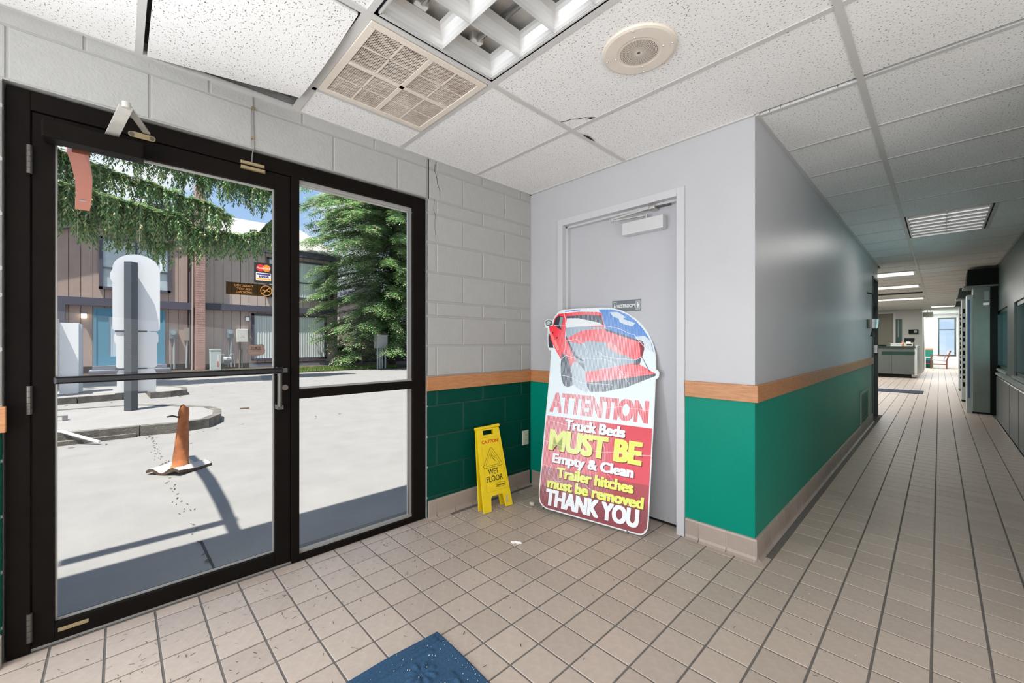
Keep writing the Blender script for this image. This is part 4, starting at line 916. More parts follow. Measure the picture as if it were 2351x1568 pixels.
cr7 = [[(-0.022, 0.878), (0.082, 0.835), (0.166, 0.76)], [(-0.007, 0.781), (0.155, 0.748), (0.347, 0.73), (0.521, 0.771), (0.72, 0.764)], [(0.008, 0.626), (0.17, 0.607), (0.355, 0.645), (0.44, 0.495), (0.453, 0.351), (0.563, 0.244)], [(-0.014, 0.478), (0.189, 0.444), (0.46, 0.465), (0.748, 0.484)], [(-0.003, 0.311), (0.207, 0.285), (0.398, 0.197), (0.65, 0.155)], [(0.066, 0.322), (0.045, 0.258), (0.12, 0.212), (0.266, 0.254), (0.323, 0.056)], [(0.115, 0.664), (0.275, 0.524), (0.254, 0.369)]]
random.seed(5)
for ls, w0 in ((cr5, 0.0030), (cr7, 0.0018)):
    for l in ls:
        mb = MB()
        for a, b_ in zip(l[:-1], l[1:]):
            a, b_ = Vector(a), Vector(b_); m = max(2, int((b_ - a).length / 0.03)); pr_ = a
            for k in range(1, m + 1):
                q = a.lerp(b_, k / m) + (Vector((random.uniform(-.004, .004), random.uniform(-.004, .004))) if k < m else Vector((0, 0)))
                d = (q - pr_).normalized(); nn = Vector((-d.y, d.x)) * w0 * random.uniform(.3, .6)
                mb.add([(*(pr_ - nn), 0.0028), (*(q - nn), 0.0028), (*(q + nn), 0.0028), (*(pr_ + nn), 0.0028)], [(0, 1, 2, 3)]); pr_ = q
        mb.build('crease', WPRINT, sg)
for (a, b_) in ((0.03, 0.03), (0.735, 0.03)): MB().cyl((a, b_, 0.0005), (a, b_, 0.003), 0.004, n=10).build('grommet', STEEL, sg)
for (a, b_) in ((0.028, 0.014), (0.628, -0.006)): MB().box(a - .004, a + .004, b_ - 0.003, b_ + .022, -0.012, 0.002).build('clip', HB, sg)

# ================================================================== WET FLOOR SIGN
A = Vector((-2.18995996, 1.8257877, 0.002)); Uw = Vector((0.08500164, 0.99638081, 0)); Vw = Vector((-0.21710678, 0.01852146, 0.97597213)); Zw = Uw.cross(Vw)
Mw = Matrix(((Uw.x, Vw.x, Zw.x, A.x), (Uw.y, Vw.y, Zw.y, A.y), (Uw.z, Vw.z, Zw.z, A.z), (0, 0, 0, 1)))
ws = tag(empty('wet_floor_sign', mtx=Mw), 'yellow folding wet floor caution sign standing against the green block wall', 'sign')
def panel(zf, zb, flip=1):
    b = MB()
    H = 0.570
    def hw(v): return 0.124 - 0.024 * v / H   # half width
    c = lambda v: 0.134 - 0.012 * v / H * 1.0
    L_ = lambda v: 0.006 + (0.027 - 0.006) * v / H
    R2 = lambda v: 0.262 - (0.262 - 0.226) * v / H
    out = [(L_(0), 0.0), (0.070, 0.0), (0.080, 0.088), (0.090, 0.098), (0.178, 0.100), (0.190, 0.090), (0.203, 0.003), (R2(0), 0.003), (R2(.56), .56), (0.224, H), (0.030, H), (L_(.56), .56)]
    hole = [(0.076, 0.527), (0.172, 0.528), (0.176, 0.560), (0.080, 0.560)]
    n = len(out)
    # polygon with hole: split into left, right, top, lower pieces
    hl, hr, hb, ht = 0.077, 0.175, 0.527, 0.560
    pcs = [[out[0], out[1], out[2], (L_(0.088), 0.088)], [(L_(.088), .088), out[2], out[3], (0.090, hb), (L_(hb), hb)], [out[3], out[4], (0.178, hb), (0.090, hb)], [out[4], out[5], (R2(.09), .09), (R2(hb), hb), (0.178, hb)],
           [out[5], out[6], out[7], (R2(.09), .09)], [(L_(hb), hb), (hl, hb), (hl, ht), (L_(ht), ht)], [(hr, hb), (R2(hb), hb), (R2(ht), ht), (hr, ht)], [(L_(ht), ht), (R2(ht), ht), out[9], out[10]]]
    pcs[2] = [out[3], out[4], (0.178, hb), (0.090, hb)]
    for p in pcs: b.prism(p, zb, zf, XYZ)
    return b
panel(0.0, -0.012).build('front_panel', YEL, ws)
rp = panel(0.0, -0.012).build('rear_panel', YEL, ws)
rp.rotation_euler = (math.radians(5.0), 0, 0)   # swings back about the hinge line
rp.location = Vector((0, 0.570, -0.014)) - Matrix.Rotation(math.radians(5.0), 3, 'X') @ Vector((0, 0.570, 0))
MB().tube([(0.020, 0.577, -0.008), (0.080, 0.579, -0.008)], 0.013, 12).tube([(0.175, 0.582, -0.008), (0.232, 0.584, -0.008)], 0.013, 12).tube([(0.08, 0.579, -0.008), (0.175, 0.582, -0.008)], 0.011, 12).build('hinge', YEL, ws, smooth=False)
mb = MB(); outline(mb, [(0.052, 0.508), (0.208, 0.508), (0.238, 0.130), (0.050, 0.130)], 0.0016, XYZ, 0.0004); mb.build('recess_line', mat('yellow_groove', (0.45, 0.30, 0.01), 0.5), ws)
text('lettering', 'CAUTION', (0.057, 0.200, 0.465, 0.490), INKR, ws, XYZ, 0.01, 0.012, 0.0009)
def rtri(c, s_, r):
    out = []
    for k in range(3):
        a = PI / 2 + 2 * PI * k / 3; p = (c[0] + s_ * math.cos(a), c[1] + s_ * math.sin(a) * .92)
        out += arc(p[0], p[1], r, a - PI / 3, a + PI / 3, 5)
    return out
mb = MB()
outline(mb, rtri((0.131, 0.345), 0.082, 0.012), 0.0026, XYZ, 0.0006); outline(mb, rtri((0.131, 0.344), 0.060, 0.009), 0.0020, XYZ, 0.0006)
mb.build('warning_triangle', INKB, ws)
mb = MB(); outline(mb, arc(0.129, 0.391, 0.005, 0, 2 * PI, 10)[:-1], 0.0016, XYZ, 0.0006)
for l in ([(0.127, 0.383), (0.121, 0.372), (0.113, 0.352)], [(0.130, 0.382), (0.140, 0.374), (0.148, 0.360), (0.150, 0.366), (0.157, 0.352)], [(0.128, 0.383), (0.127, 0.366), (0.140, 0.350), (0.155, 0.333)], [(0.136, 0.374), (0.134, 0.362), (0.148, 0.345), (0.160, 0.336)]):
    for a, b_ in zip(l[:-1], l[1:]):
        d = (Vector(b_) - Vector(a)).normalized(); nn = Vector((-d.y, d.x)) * .0011
        mb.add([(a[0] - nn.x, a[1] - nn.y, .0006), (b_[0] - nn.x, b_[1] - nn.y, .0006), (b_[0] + nn.x, b_[1] + nn.y, .0006), (a[0] + nn.x, a[1] + nn.y, .0006)], [(0, 1, 2, 3)])
mb.build('falling_figure', INKB, ws)
text('lettering', 'WET', (0.083, 0.173, 0.246, 0.284), INKB, ws, XYZ, 0.0, 0.01, 0.0009); text('lettering', 'FLOOR', (0.060, 0.204, 0.196, 0.236), INKB, ws, XYZ, 0.0, 0.01, 0.0009)
mb = MB(); outline(mb, [(0.136, 0.154), (0.155, 0.150), (0.178, 0.149), (0.20, 0.150), (0.219, 0.154), (0.219, 0.174), (0.20, 0.179), (0.178, 0.181), (0.155, 0.179), (0.136, 0.174)], 0.0018, XYZ, 0.0006); mb.build('logo_border', INKB, ws)
text('lettering', 'Rubbermaid', (0.141, 0.214, 0.158, 0.171), INKB, ws, XYZ, 0.01, 0.01, 0.0009, shear=0.25)
MB().add([(0.205, 0.030, .0006), (0.222, 0.028, .0006), (0.226, 0.060, .0006), (0.230, 0.075, .0006), (0.212, 0.078, .0006), (0.210, 0.055, .0006)], [(0, 1, 2, 3, 4, 5)]).build('paper_scrap', mat('torn_label', (0.62, 0.50, 0.40), 0.7, noise=0.3, nscale=60), ws)

# ================================================================== MAT
b = MB(); st_ = 0.0058; nx, ny = 140, 150; X0m, Y0m = -1.440, 0.949
def mat_h(x, y):
    """x from the left edge, y from the far edge"""
    h = 0.007
    e = min(x, y)
    if e < 0.004: return 0.0015 + e
    for r in (0.026, 0.046, 0.066):
        h += 0.008 * math.exp(-((x - r) / 0.0062) ** 2) * (1 if y > 0.028 else 0)
    if y < 0.075: return h
    gx = (x - 0.08); gy = (y - 0.085); cw = 0.155; ci = math.floor(gx / cw); off = (ci % 2) * cw * 0.5
    lx_ = gx - ci * cw - cw / 2; cj = math.floor((gy - off) / cw); ly_ = gy - off - cj * cw - cw / 2
    if x < 0.085: return h
    q = max(abs(lx_), abs(ly_))
    h += 0.008 * math.exp(-((abs(lx_) - 0.070) / 0.006) ** 2)
    r = math.hypot(lx_, ly_); a = math.atan2(ly_, lx_)
    if q < 0.066:
        pet = math.cos(4 * a) ** 2
        if 0.012 < r < 0.058: h += 0.010 * (pet ** 1.5) * math.sin(PI * (r - 0.012) / 0.046) ** 0.5 * (1 if r < .056 else .6)
        if r < 0.007: h += 0.003
    return h
for i in range(nx + 1):
    for j in range(ny + 1):
        x, y = i * st_, j * st_; wob = 0.004 * math.sin(y * 14) * (1 if i == 0 else 0)
        b.v.append((X0m + x + 0.004 * math.sin(y * 16 + 1) * max(0, 1 - i / 6) - 0.01 * (j / ny), Y0m - y + 0.004 * math.sin(x * 9) * max(0, 1 - j / 6) - 0.02 * (i / nx), mat_h(x, y) + random.uniform(-.0005, .0005)))
for i in range(nx):
    for j in range(ny):
        k = i * (ny + 1) + j; b.f.append((k, k + 1, k + ny + 2, k + ny + 1)[::-1])
# skirt and underside
base = len(b.v); rim = [i * (ny + 1) for i in range(nx + 1)] + [nx * (ny + 1) + j for j in range(1, ny + 1)] + [i * (ny + 1) + ny for i in range(nx - 1, -1, -1)] + [j for j in range(ny - 1, 0, -1)]
for r in rim: v = b.v[r]; b.v.append((v[0], v[1], 0.0005))
for k in range(len(rim)): b.f.append((rim[k], rim[(k + 1) % len(rim)], base + (k + 1) % len(rim), base + k))
b.f.append(tuple(base + k for k in range(len(rim))))
MATB = mat('blue_mat_pile', (0.035, 0.105, 0.20), 0.95, noise=0.75, nscale=160, col2=(0.018, 0.06, 0.125), bump=0.5, bscale=420)
fm = tag(b.build('floor_mat', MATB, smooth=True), 'blue embossed entrance mat with flower pattern at the bottom of the view', 'mat')
random.seed(11); mb = MB()
for k in range(120):
    x = X0m + random.uniform(0.01, .5); y = Y0m - random.uniform(0.01, .55) * random.random(); s_ = random.uniform(.0008, .0018)
    z = 0.0115
    mb.cyl((x, y, z - s_), (x + s_, y + s_ * .5, z + s_), s_, s_ * .5, n=5)
stuff(mb.build('grit', mat('white_crumbs', (0.75, 0.75, 0.72), 0.7), fm))
# rubble and litter on the floor
def lump(name, loc, r, m, seed, flat_=0.7):
    random.seed(seed); import bmesh
    bm = bmesh.new(); bmesh.ops.create_icosphere(bm, subdivisions=2, radius=1)
    for v in bm.verts: v.co *= random.uniform(.8, 1.15)
    for v in bm.verts: v.co = Vector((v.co.x * r, v.co.y * r * .85, v.co.z * r * flat_))
    me = bpy.data.meshes.new(name); bm.to_mesh(me); bm.free(); me.materials.append(m)
    o = bpy.data.objects.new(name, me); COL.objects.link(o); zmin = min(v.co.z for v in me.vertices); o.location = (loc[0], loc[1], -zmin); return o
tag(lump('stone', (-2.058, 2.175), 0.022, mat('pale_rubble', (0.55, 0.50, 0.42), 0.9, noise=0.3, nscale=60), 2), 'pale lump of rubble between yellow sign and leaning board', 'stone')
mb = MB(); random.seed(4); pts = [(-1.765, 1.685), (-1.752, 1.690), (-1.744, 1.702), (-1.732, 1.706), (-1.720, 1.718), (-1.708, 1.716)]
mb.tube([(x, y, 0.006 + random.uniform(0, .006)) for x, y in pts], [0.005, 0.008, 0.007, 0.009, 0.008, 0.004], 6)
tag(mb.build('crumpled_tissue', mat('white_tissue', (0.80, 0.78, 0.74), 0.9)), 'small twisted white paper scrap on the tiles before the leaning board', 'litter')
mb = MB().add([(-1.452, 1.300, 0.001), (-1.405, 1.335, 0.001), (-1.392, 1.352, 0.004), (-1.408, 1.345, 0.002), (-1.455, 1.308, 0.001)], [(0, 1, 2, 3, 4)])
tag(mb.build('dry_leaf_sliver', mat('dry_leaf', (0.45, 0.40, 0.33), 0.9)), 'thin dry leaf sliver on the middle of the tile floor', 'litter')
random.seed(21); mb = MB()
for k in range(330):
    u = random.random(); x = WX + 0.05 + abs(random.gauss(0, 0.38)); y = random.uniform(-0.3, 1.5)
    if k > 250: x = random.uniform(-2.2, -0.3); y = random.uniform(0.4, 2.4)
    a = random.uniform(0, PI); l_ = random.uniform(.003, .010); w_ = random.uniform(.0007, .0014)
    dx, dy = math.cos(a) * l_, math.sin(a) * l_; mx_, my_ = -math.sin(a) * w_, math.cos(a) * w_
    mb.add([(x - dx - mx_, y - dy - my_, .0012), (x + dx - mx_, y + dy - my_, .0012), (x + dx + mx_, y + dy + my_, .0012), (x - dx + mx_, y - dy + my_, .0012)], [(0, 1, 2, 3)])
tag(mb.build('needle_litter', mat('dark_litter', (0.07, 0.06, 0.05), 0.9)), 'scattered dry needles and dark crumbs on the floor tiles by the glass door', 'litter', kind='stuff')
mb = MB(); random.seed(22)
for k in range(260):
    if k < 130: x = random.gauss(-2.28, .035); y = random.uniform(1.45, 1.95)
    elif k < 190: x = random.gauss(-2.1, .1); y = random.gauss(1.85, .15)
    else: x = random.uniform(-1.9, -0.2); y = random.uniform(0.3, 2.4)
    s_ = random.uniform(.0008, .0022); mb.cyl((x, y, 0), (x, y, s_ * 1.4), s_, s_ * .6, n=5)
tag(mb.build('plaster_crumbs', mat('plaster_crumb', (0.66, 0.61, 0.54), 0.9)), 'scattered pale plaster crumbs along the foot of the block wall', 'litter', kind='stuff')

# ================================================================== CORRIDOR AND FAR LOBBY CONTENTS
HOODM = mat('hood_black', (0.006, 0.009, 0.007), 0.6, spec=0.15); CBM = mat('cabinet_greygreen', (0.22, 0.27, 0.23), 0.35, noise=0.15, nscale=4); CBD = mat('cabinet_dark', (0.006, 0.010, 0.009), 0.5, spec=0.15)
t = tag(empty('display_cabinet', (0.52, 10.3, 0)), 'tall grey-green wash control cabinet with wide black hood, nearest of the row', 'cabinet')
MB().box(-0.13, 0.055, 0.0, 0.5, 0.03, 2.13).build('body', CBM, t)
MB().box(0.055, 0.135, -0.005, 0.5, 0.03, 2.13).build('dark_side', CBD, t)
MB().prism([(-0.21, 2.12), (0.20, 2.12), (0.17, 2.40), (-0.19, 2.40)], -0.06, 0.55, lambda u, v, w: (u, -w + 0.5, v)).build('hood', HOODM, t)
MB().box(-0.24, 0.22, -0.09, 0.56, 2.10, 2.125).build('hood_rim', mat('hood_rim_grey', (0.16, 0.18, 0.16), 0.4), t)
MB().box(-0.01, 0.045, -0.004, 0.0, 1.88, 2.03).build('notice', mat('notice_blue_white', (0.45, 0.58, 0.62), 0.5), t)
MB().box(-0.02, 0.045, -0.006, 0.0, 1.80, 1.84).build('latch', STEEL, t)
MB().box(-0.20, -0.13, 0.02, 0.45, 0.0, 1.98).build('side_case', mat('pale_case', (0.55, 0.62, 0.62), 0.4), t)
MB().box(-0.185, -0.165, 0.012, 0.02, 0.25, 1.90).build('blue_strip', mat('blue_strip', (0.03, 0.12, 0.32), 0.4), t)
MB().box(-0.14, 0.14, 0.0, 0.5, 0.0, 0.03).build('plinth', CBD, t)
for k, (xx, yy, lab) in enumerate(((0.40, 12.2, 'tall white control cabinet with black hood, second of the row'), (0.42, 14.8, 'tall white control cabinet with black hood, third and farthest of the row'))):
    t = tag(empty('display_cabinet', (xx, yy, 0)), lab, 'cabinet', 'white control cabinets in the corridor')
    MB().box(-0.09, 0.23, 0, 0.45, 0.03, 2.08).build('body', mat('cabinet_white', (0.62, 0.68, 0.68), 0.4), t)
    MB().prism([(-0.15, 2.06), (0.23, 2.06), (0.20, 2.27), (-0.12, 2.27)], -0.05, 0.5, lambda u, v, w: (u, -w + 0.45, v)).build('hood', mat('hood_green_black', (0.03, 0.045, 0.038), 0.4), t)
    MB().box(-0.17, 0.23, -0.07, 0.5, 2.045, 2.062).build('hood_rim', mat('hood_rim_grey', (0.16, 0.18, 0.16), 0.4), t)
    random.seed(k); mb = MB(); z = 0.3
    while z < 1.85:
        h_ = random.uniform(.03, .10); mb.box(-0.075, -0.045, -0.004, 0, z, z + h_); z += h_ + random.uniform(.03, .08)
    stuff(mb.build('marking', CBD, t))
    MB().box(-0.03, -0.01, -0.004, 0, 0.2, 1.95).build('joint_strip', mat('joint_grey', (0.20, 0.24, 0.23), 0.4), t)
    MB().box(-0.09, 0.23, -0.01, 0.45, 0.0, 0.03).build('plinth', CBD, t)
# counter
t = tag(empty('service_counter', (-1.9, 18.7, 0)), 'long grey service counter with dark top and green stripe in the far lobby', 'counter')
MB().box(-1.4, 1.34, 0.0, 0.7, 0.12, 1.0).build('body', mat('counter_grey', (0.13, 0.15, 0.14), 0.45, noise=0.1, nscale=10), t)
MB().box(-1.4, 1.345, -0.006, 0.0, 0.755, 0.865).build('stripe', mat('counter_stripe', (0.004, 0.045, 0.03), 0.4), t)
MB().box(-1.45, 1.36, -0.05, 0.75, 1.0, 1.04).build('top', mat('counter_top_dark', (0.01, 0.04, 0.03), 0.25), t)
MB().box(-1.4, 1.25, 0.06, 0.66, 0.0, 0.12).build('toe_kick', BLACK, t)
MB().box(1.34, 1.40, 0.0, 2.6, 0.10, 1.05).build('end_panel', mat('counter_white', (0.75, 0.77, 0.74), 0.4), t)
for k in range(3): MB().box(-0.45 + k * 0.62, -0.445 + k * 0.62, -0.003, 0.0, 0.13, 0.75).build('panel_joint', CBD, t)
def small(name, loc, label, cat, parts):
    t = tag(empty(name, loc), label, cat)
    for (nm, bx, m_) in parts: MB().box(*bx).build(nm, m_, t)
    return t
CT = 1.042
small('paper_tray', (-1.02, 18.85, CT), 'stack of white paper trays on the service counter', 'tray', [('tray', (-.12, .16, -.1, .15, 0, .03), WHITE), ('paper', (-.1, .14, -.08, .13, .03, .045), mat('far_white_paint', (0.62, 0.62, 0.58), 0.5)), ('tray_top', (-.12, .16, -.1, .15, .06, .085), WHITE), ('post', (-.12, -.105, .13, .145, .03, .06), WHITE)])
small('card_reader', (-0.80, 18.9, CT), 'white receipt printer with dark slot at the right end of the counter', 'printer', [('body', (-.02, .20, -.08, .14, 0, .10), mat('printer_cream', (0.68, 0.65, 0.54), 0.4)), ('slot', (.05, .17, -.084, -.08, .03, .07), CBD), ('paper', (.04, .14, .0, .005, .10, .15), WHITE)])
t = tag(empty('bottle', (-0.86, 19.05, CT)), 'small orange spray bottle on the service counter', 'bottle')
MB().cyl((0, 0, 0), (0, 0, .09), .035, .03, n=14).build('body', mat('orange_plastic', (0.8, 0.2, 0.04), 0.4), t); MB().cyl((0, 0, .09), (0, 0, .13), .012, n=10).build('neck', WHITE, t); MB().box(-.035, .012, -.01, .01, .13, .155).build('trigger', mat('far_red', (0.6, 0.05, 0.03), 0.4), t)
t = tag(empty('cash_register', (-0.70, 19.2, CT)), 'black cash register with tilted screen on the counter end', 'register')
MB().box(-.14, .12, -.1, .15, 0, .08).build('base', CBD, t); MB().box(-.015, .015, .0, .03, .08, .14).build('stem', CBD, t)
MB().prism([(-.12, .13), (.12, .13), (.13, .27), (-.13, .27)], -.012, .012, lambda u, v, w: (u, w, v)).build('screen', CBD, t)
t = tag(empty('keyboard', (-1.40, 18.9, CT)), 'dark low keyboard tray at the left of the counter', 'keyboard')
MB().box(-.2, .14, -.12, .12, 0, .05).build('body', CBD, t); MB().box(-.18, .12, -.10, .06, .05, .056).build('keys', mat('key_grey', (0.1, 0.1, 0.1), 0.5), t)
small('wall_radio', (-0.69, 22.0, 1.58), 'black wall-mounted box with round dial above the counter', 'radio', [('body', (-.13, .13, -.10, 0, -.08, .08), CBD), ('dial', (.02, .10, -.105, -.10, -.045, .045), mat('dial_grey', (0.35, 0.4, 0.42), 0.3))])
d5 = struct(MB().box(-1.74, -1.70, 21.96, 22.02, 0, 2.36).box(-1.25, -1.19, 21.96, 22.02, 0, 2.36).box(-1.70, -1.25, 21.96, 22.02, 2.30, 2.36).build('door_4', mat('far_frame_white', (0.75, 0.76, 0.74), 0.4)))
MB().box(-1.70, -1.25, 22.03, 22.08, 0, 2.30).build('door_leaf', mat('olive_leaf', (0.22, 0.21, 0.16), 0.5), d5)
t = tag(empty('hanging_banner', (-1.10, 21.98, 1.15)), 'narrow dark green vertical wall sign with white lettering by the far doorway', 'sign')
MB().box(-.09, .09, 0, .015, 0, .93).build('panel', mat('banner_green', (0.012, 0.07, 0.05), 0.4), t)
MB().box(-.02, -.012, -.002, 0, .22, .90).build('lettering', WHITE, t)
d6 = struct(MB().box(-0.455, -0.43, 23.16, 23.2, 0, 2.2).box(-0.455, -0.43, 24.3, 24.34, 0, 2.2).box(-0.455, -0.43, 23.2, 24.3, 2.16, 2.2).build('door_5', mat('far_frame_white', (0.75, 0.76, 0.74), 0.4)))
MB().box(-0.52, -0.48, 23.2, 24.3, 0, 2.15).build('door_leaf', mat('dark_leaf', (0.05, 0.065, 0.06), 0.4), d6)
t = tag(empty('exit_sign', (-0.33, 23.0, 2.26)), 'faint white EXIT sign hanging under the far passage ceiling', 'sign')
MB().box(-.16, .16, 0, .04, -.10, .10).build('box', mat('exit_white', (0.85, 0.84, 0.8), 0.4), t)
text('lettering', 'EXIT', (-.12, .12, -.06, .06), mat('exit_ink', (0.62, 0.58, 0.52), 0.4), t, lambda u, v, w: (u, -w, v), 0.01, 0.0, 0.002)
MB().box(-.01, .01, .015, .025, .10, CEIL - 2.26).build('stem', WHITE, t)
tag(MB().box(-1.9, -0.26, 13.2, 13.95, 0.0, 0.012).build('floor_mat', mat('far_mat_blue', (0.035, 0.06, 0.11), 0.9, noise=0.3, nscale=40), bevel=0.004), 'long dark blue mat on the floor before the service counter', 'mat')
# light switch on lobby jamb
t = tag(empty('switch_plate', (-0.70, 8.952, 1.02)), 'small white switch plate at the corridor wall end', 'switch')
MB().box(-.03, .05, 0, .008, -.06, .06).build('plate', WHITE, t); MB().box(.0, .02, .008, .014, -.02, .02).build('rocker', WHITE, t)
# chair
t = tag(empty('armchair', (0.0, 25.95, 0)), 'low brown wooden armchair with pale woven seat in the bright end room', 'chair')
CW = mat('chair_wood', (0.17, 0.055, 0.03), 0.5); CF = mat('chair_cloth', (0.55, 0.50, 0.50), 0.8, noise=0.2, nscale=30)
for (x, y, h_) in ((-.25, 0, .58), (-.25, .5, .58), (.22, 0, .40), (.22, .5, .40)): MB().box(x - .025, x + .025, y - .025, y + .025, 0, h_).build('leg', CW, t)
for y in (0, .5): MB().box(-.28, .26, y - .03, y + .03, .58, .605).build('arm', CW, t); MB().box(-.25, .22, y - .012, y + .012, .18, .21).build('stretcher', CW, t)
for y in (0.0, .5):
    MB().prism([(.20, .34), (.24, .34), (.36, .80), (.32, .80)], y - .02, y + .02, lambda u, v, w: (u, w, v)).build('back_post', CW, t)
MB().prism([(-.24, .38), (.20, .32), (.20, .36), (-.24, .42)], 0.03, 0.47, lambda u, v, w: (u, w, v)).build('seat', CF, t)
MB().prism([(.12, .40), (.15, .39), (.27, .78), (.24, .79)], 0.03, 0.47, lambda u, v, w: (u, w, v)).build('backrest', CF, t)
small('magazine_table', (-0.36, 26.75, 0), 'small white side table with dark magazines beside the armchair', 'table', [('top', (-.09, .14, -.2, .2, .46, .50), WHITE), ('shelf', (-.08, .12, -.18, .18, .18, .20), OAK), ('magazines', (-.07, .10, -.15, .15, .20, .34), mat('magazine_dark', (0.03, 0.045, 0.08), 0.5)), ('side', (-.09, -.07, -.2, .2, 0, .46), WHITE), ('side', (.11, .13, -.2, .2, 0, .46), WHITE)])

# ================================================================== OUTSIDE
GZ = -0.05
CONC = mat('sunlit_concrete', (0.270, 0.255, 0.242), 0.85, noise=0.14, nscale=3.0, bump=0.3, bscale=220)
struct(MB().box(-80, -2.60, -50, 60, GZ - 0.3, GZ).build('ground', CONC))
struct(MB().box(-2.66, -2.58, -8, 9, 3.02, 3.30).box(-2.75, -2.58, -8, 9, 2.9, 3.05).build('roof_overhang', mat('fascia_grey', (0.18, 0.17, 0.16), 0.6)))
# island curbs
CURB = mat('weathered_curb', (0.20, 0.18, 0.155), 0.9, noise=0.6, nscale=5, bump=0.5, bscale=50)
ISTOP = mat('island_concrete', (0.30, 0.283, 0.268), 0.85, noise=0.15, nscale=3)
def island(name, out, h, label, breaks):
    t = tag(empty(name, (0, 0, GZ)), label, 'curb')
    MB().prism(inset(out, 0.10), 0.0, h - 0.006, XYZ).build('slab', ISTOP, t)
    inn = inset(out, 0.11); n = len(out)
    for k in range(n):
        if k in breaks: continue
        a, b_, c, d = out[k], out[(k + 1) % n], inn[(k + 1) % n], inn[k]
        ax = Vector(a).lerp(Vector(b_), .01); bx = Vector(a).lerp(Vector(b_), .99)
        q = [tuple(ax), tuple(bx), tuple(Vector(d).lerp(Vector(c), .99)), tuple(Vector(d).lerp(Vector(c), .01))]
        A_ = sum(q[i][0] * q[(i + 1) % 4][1] - q[(i + 1) % 4][0] * q[i][1] for i in range(4))
        if A_ < 0: q = q[::-1]
        MB().prism(q, 0, h, XYZ).build('curb_stone', CURB, t)
    return t
io = [(-7.36, -3.4), (-7.36, -1.9), (-7.36, -0.55), (-7.30, 0.20), (-7.22, 0.62), (-7.34, 0.95), (-7.70, 1.14), (-8.20, 1.22), (-8.7, 1.14), (-9.35, 0.70), (-9.9, 0.2), (-10.0, -0.8), (-10.0, -3.4)]
island('concrete_island', io, 0.135, 'rounded concrete vacuum island nearest the door, with dirty curb stones', ())
MB().box(-7.36, -7.26, -3.0, 0.16, GZ, GZ + 0.05).build('gutter_lip', CURB, bpy.data.objects['concrete_island']).matrix_parent_inverse = Matrix.Translation((0, 0, -GZ))
io2 = [(-12.0, -4.0), (-12.0, -1.9), (-12.0, -0.60), (-12.1, 0.06), (-12.3, 0.10), (-14.4, 0.10), (-14.6, -1.0), (-14.6, -4.0)]
island('concrete_island', io2, 0.13, 'long concrete island behind the white vacuum cabinets', ())
io3 = [(-11.95, 0.50), (-11.98, 0.85), (-12.2, 1.16), (-12.8, 1.20), (-13.6, 0.9), (-13.9, 0.45)]
island('concrete_island', io3, 0.13, 'small curved curb island end behind the orange cone', ())
# vacuum-island sign: back of a cut-out board on a square post
t = tag(empty('island_sign', (-9.1, 0.142, GZ + 0.13)), 'white round-topped sign boards seen from behind on a dark square post', 'sign')
WB_ = mat('white_board_back', (0.93, 0.915, 0.89), 0.45)
PST = mat('dark_square_post', (0.075, 0.085, 0.095), 0.4, noise=0.2, nscale=2)
def board(y0, y1, z0, z1, ears, name='board', top_round=False, part=None):
    Y0_, Y1_, w_ = y0 - 0.142, y1 - 0.142, []
    r = 0.03
    if top_round:
        R3 = (Y1_ - Y0_) / 2
        out = [(Y0_ + r, z0), (Y1_ - r, z0), (Y1_, z0 + r)] + [(Y1_, z0 + 1.0), (Y1_ + .03, z0 + 1.05), (Y1_ + .03, z0 + 1.14), (Y1_, z0 + 1.2)] + [(Y0_ + R3 + R3 * math.cos(a), z1 - R3 * .9 + R3 * .9 * math.sin(a)) for a in [PI * k / 18 for k in range(19)]] + [(Y0_, z0 + .98), (Y0_ - .03, z0 + .93), (Y0_ - .03, z0 + .84), (Y0_, z0 + .78), (Y0_, z0 + r)]
    else:
        out = [(Y0_ + r, z0), (Y1_ - r, z0), (Y1_, z0 + r)] + ([(Y1_, z1 - .20), (Y1_ + ears, z1 - .17), (Y1_ + ears, z1 - .05)] if ears else [(Y1_, z1 - .06)]) + [(Y1_ - .03 + ears, z1), (Y1_ - .10, z1), (Y0_ + .10, z1), (Y0_ + .03 - ears, z1)] + ([(Y0_ - ears, z1 - .05), (Y0_ - ears, z1 - .17), (Y0_, z1 - .20)] if ears else [(Y0_, z1 - .06)]) + [(Y0_, z0 + r)]
    return MB().prism(out, -0.12, -0.10, lambda u, v, w: (w, u, v - GZ - .13)).build(name, WB_, t)
board(-0.075, 0.505, 1.375, 2.64, 0, top_round=True)
board(-0.035, 0.465, 0.76, 1.36, 0.02); board(-0.025, 0.455, 0.36, 0.745, 0.0)
pm = MB(); c45 = 0.062
MB().prism([(c45 * 1.35, 0), (0.0, c45 * 1.35), (-c45 * 1.35, 0), (0, -c45 * 1.35)], 0, 2.49 - GZ - .13, XYZ).build('post', PST, t)
for z in (1.368, 0.752, 0.353): MB().box(-0.10, -0.09, -0.19, 0.2, z - .012 - GZ - .13, z + .012 - GZ - .13).build('batten', PST, t)
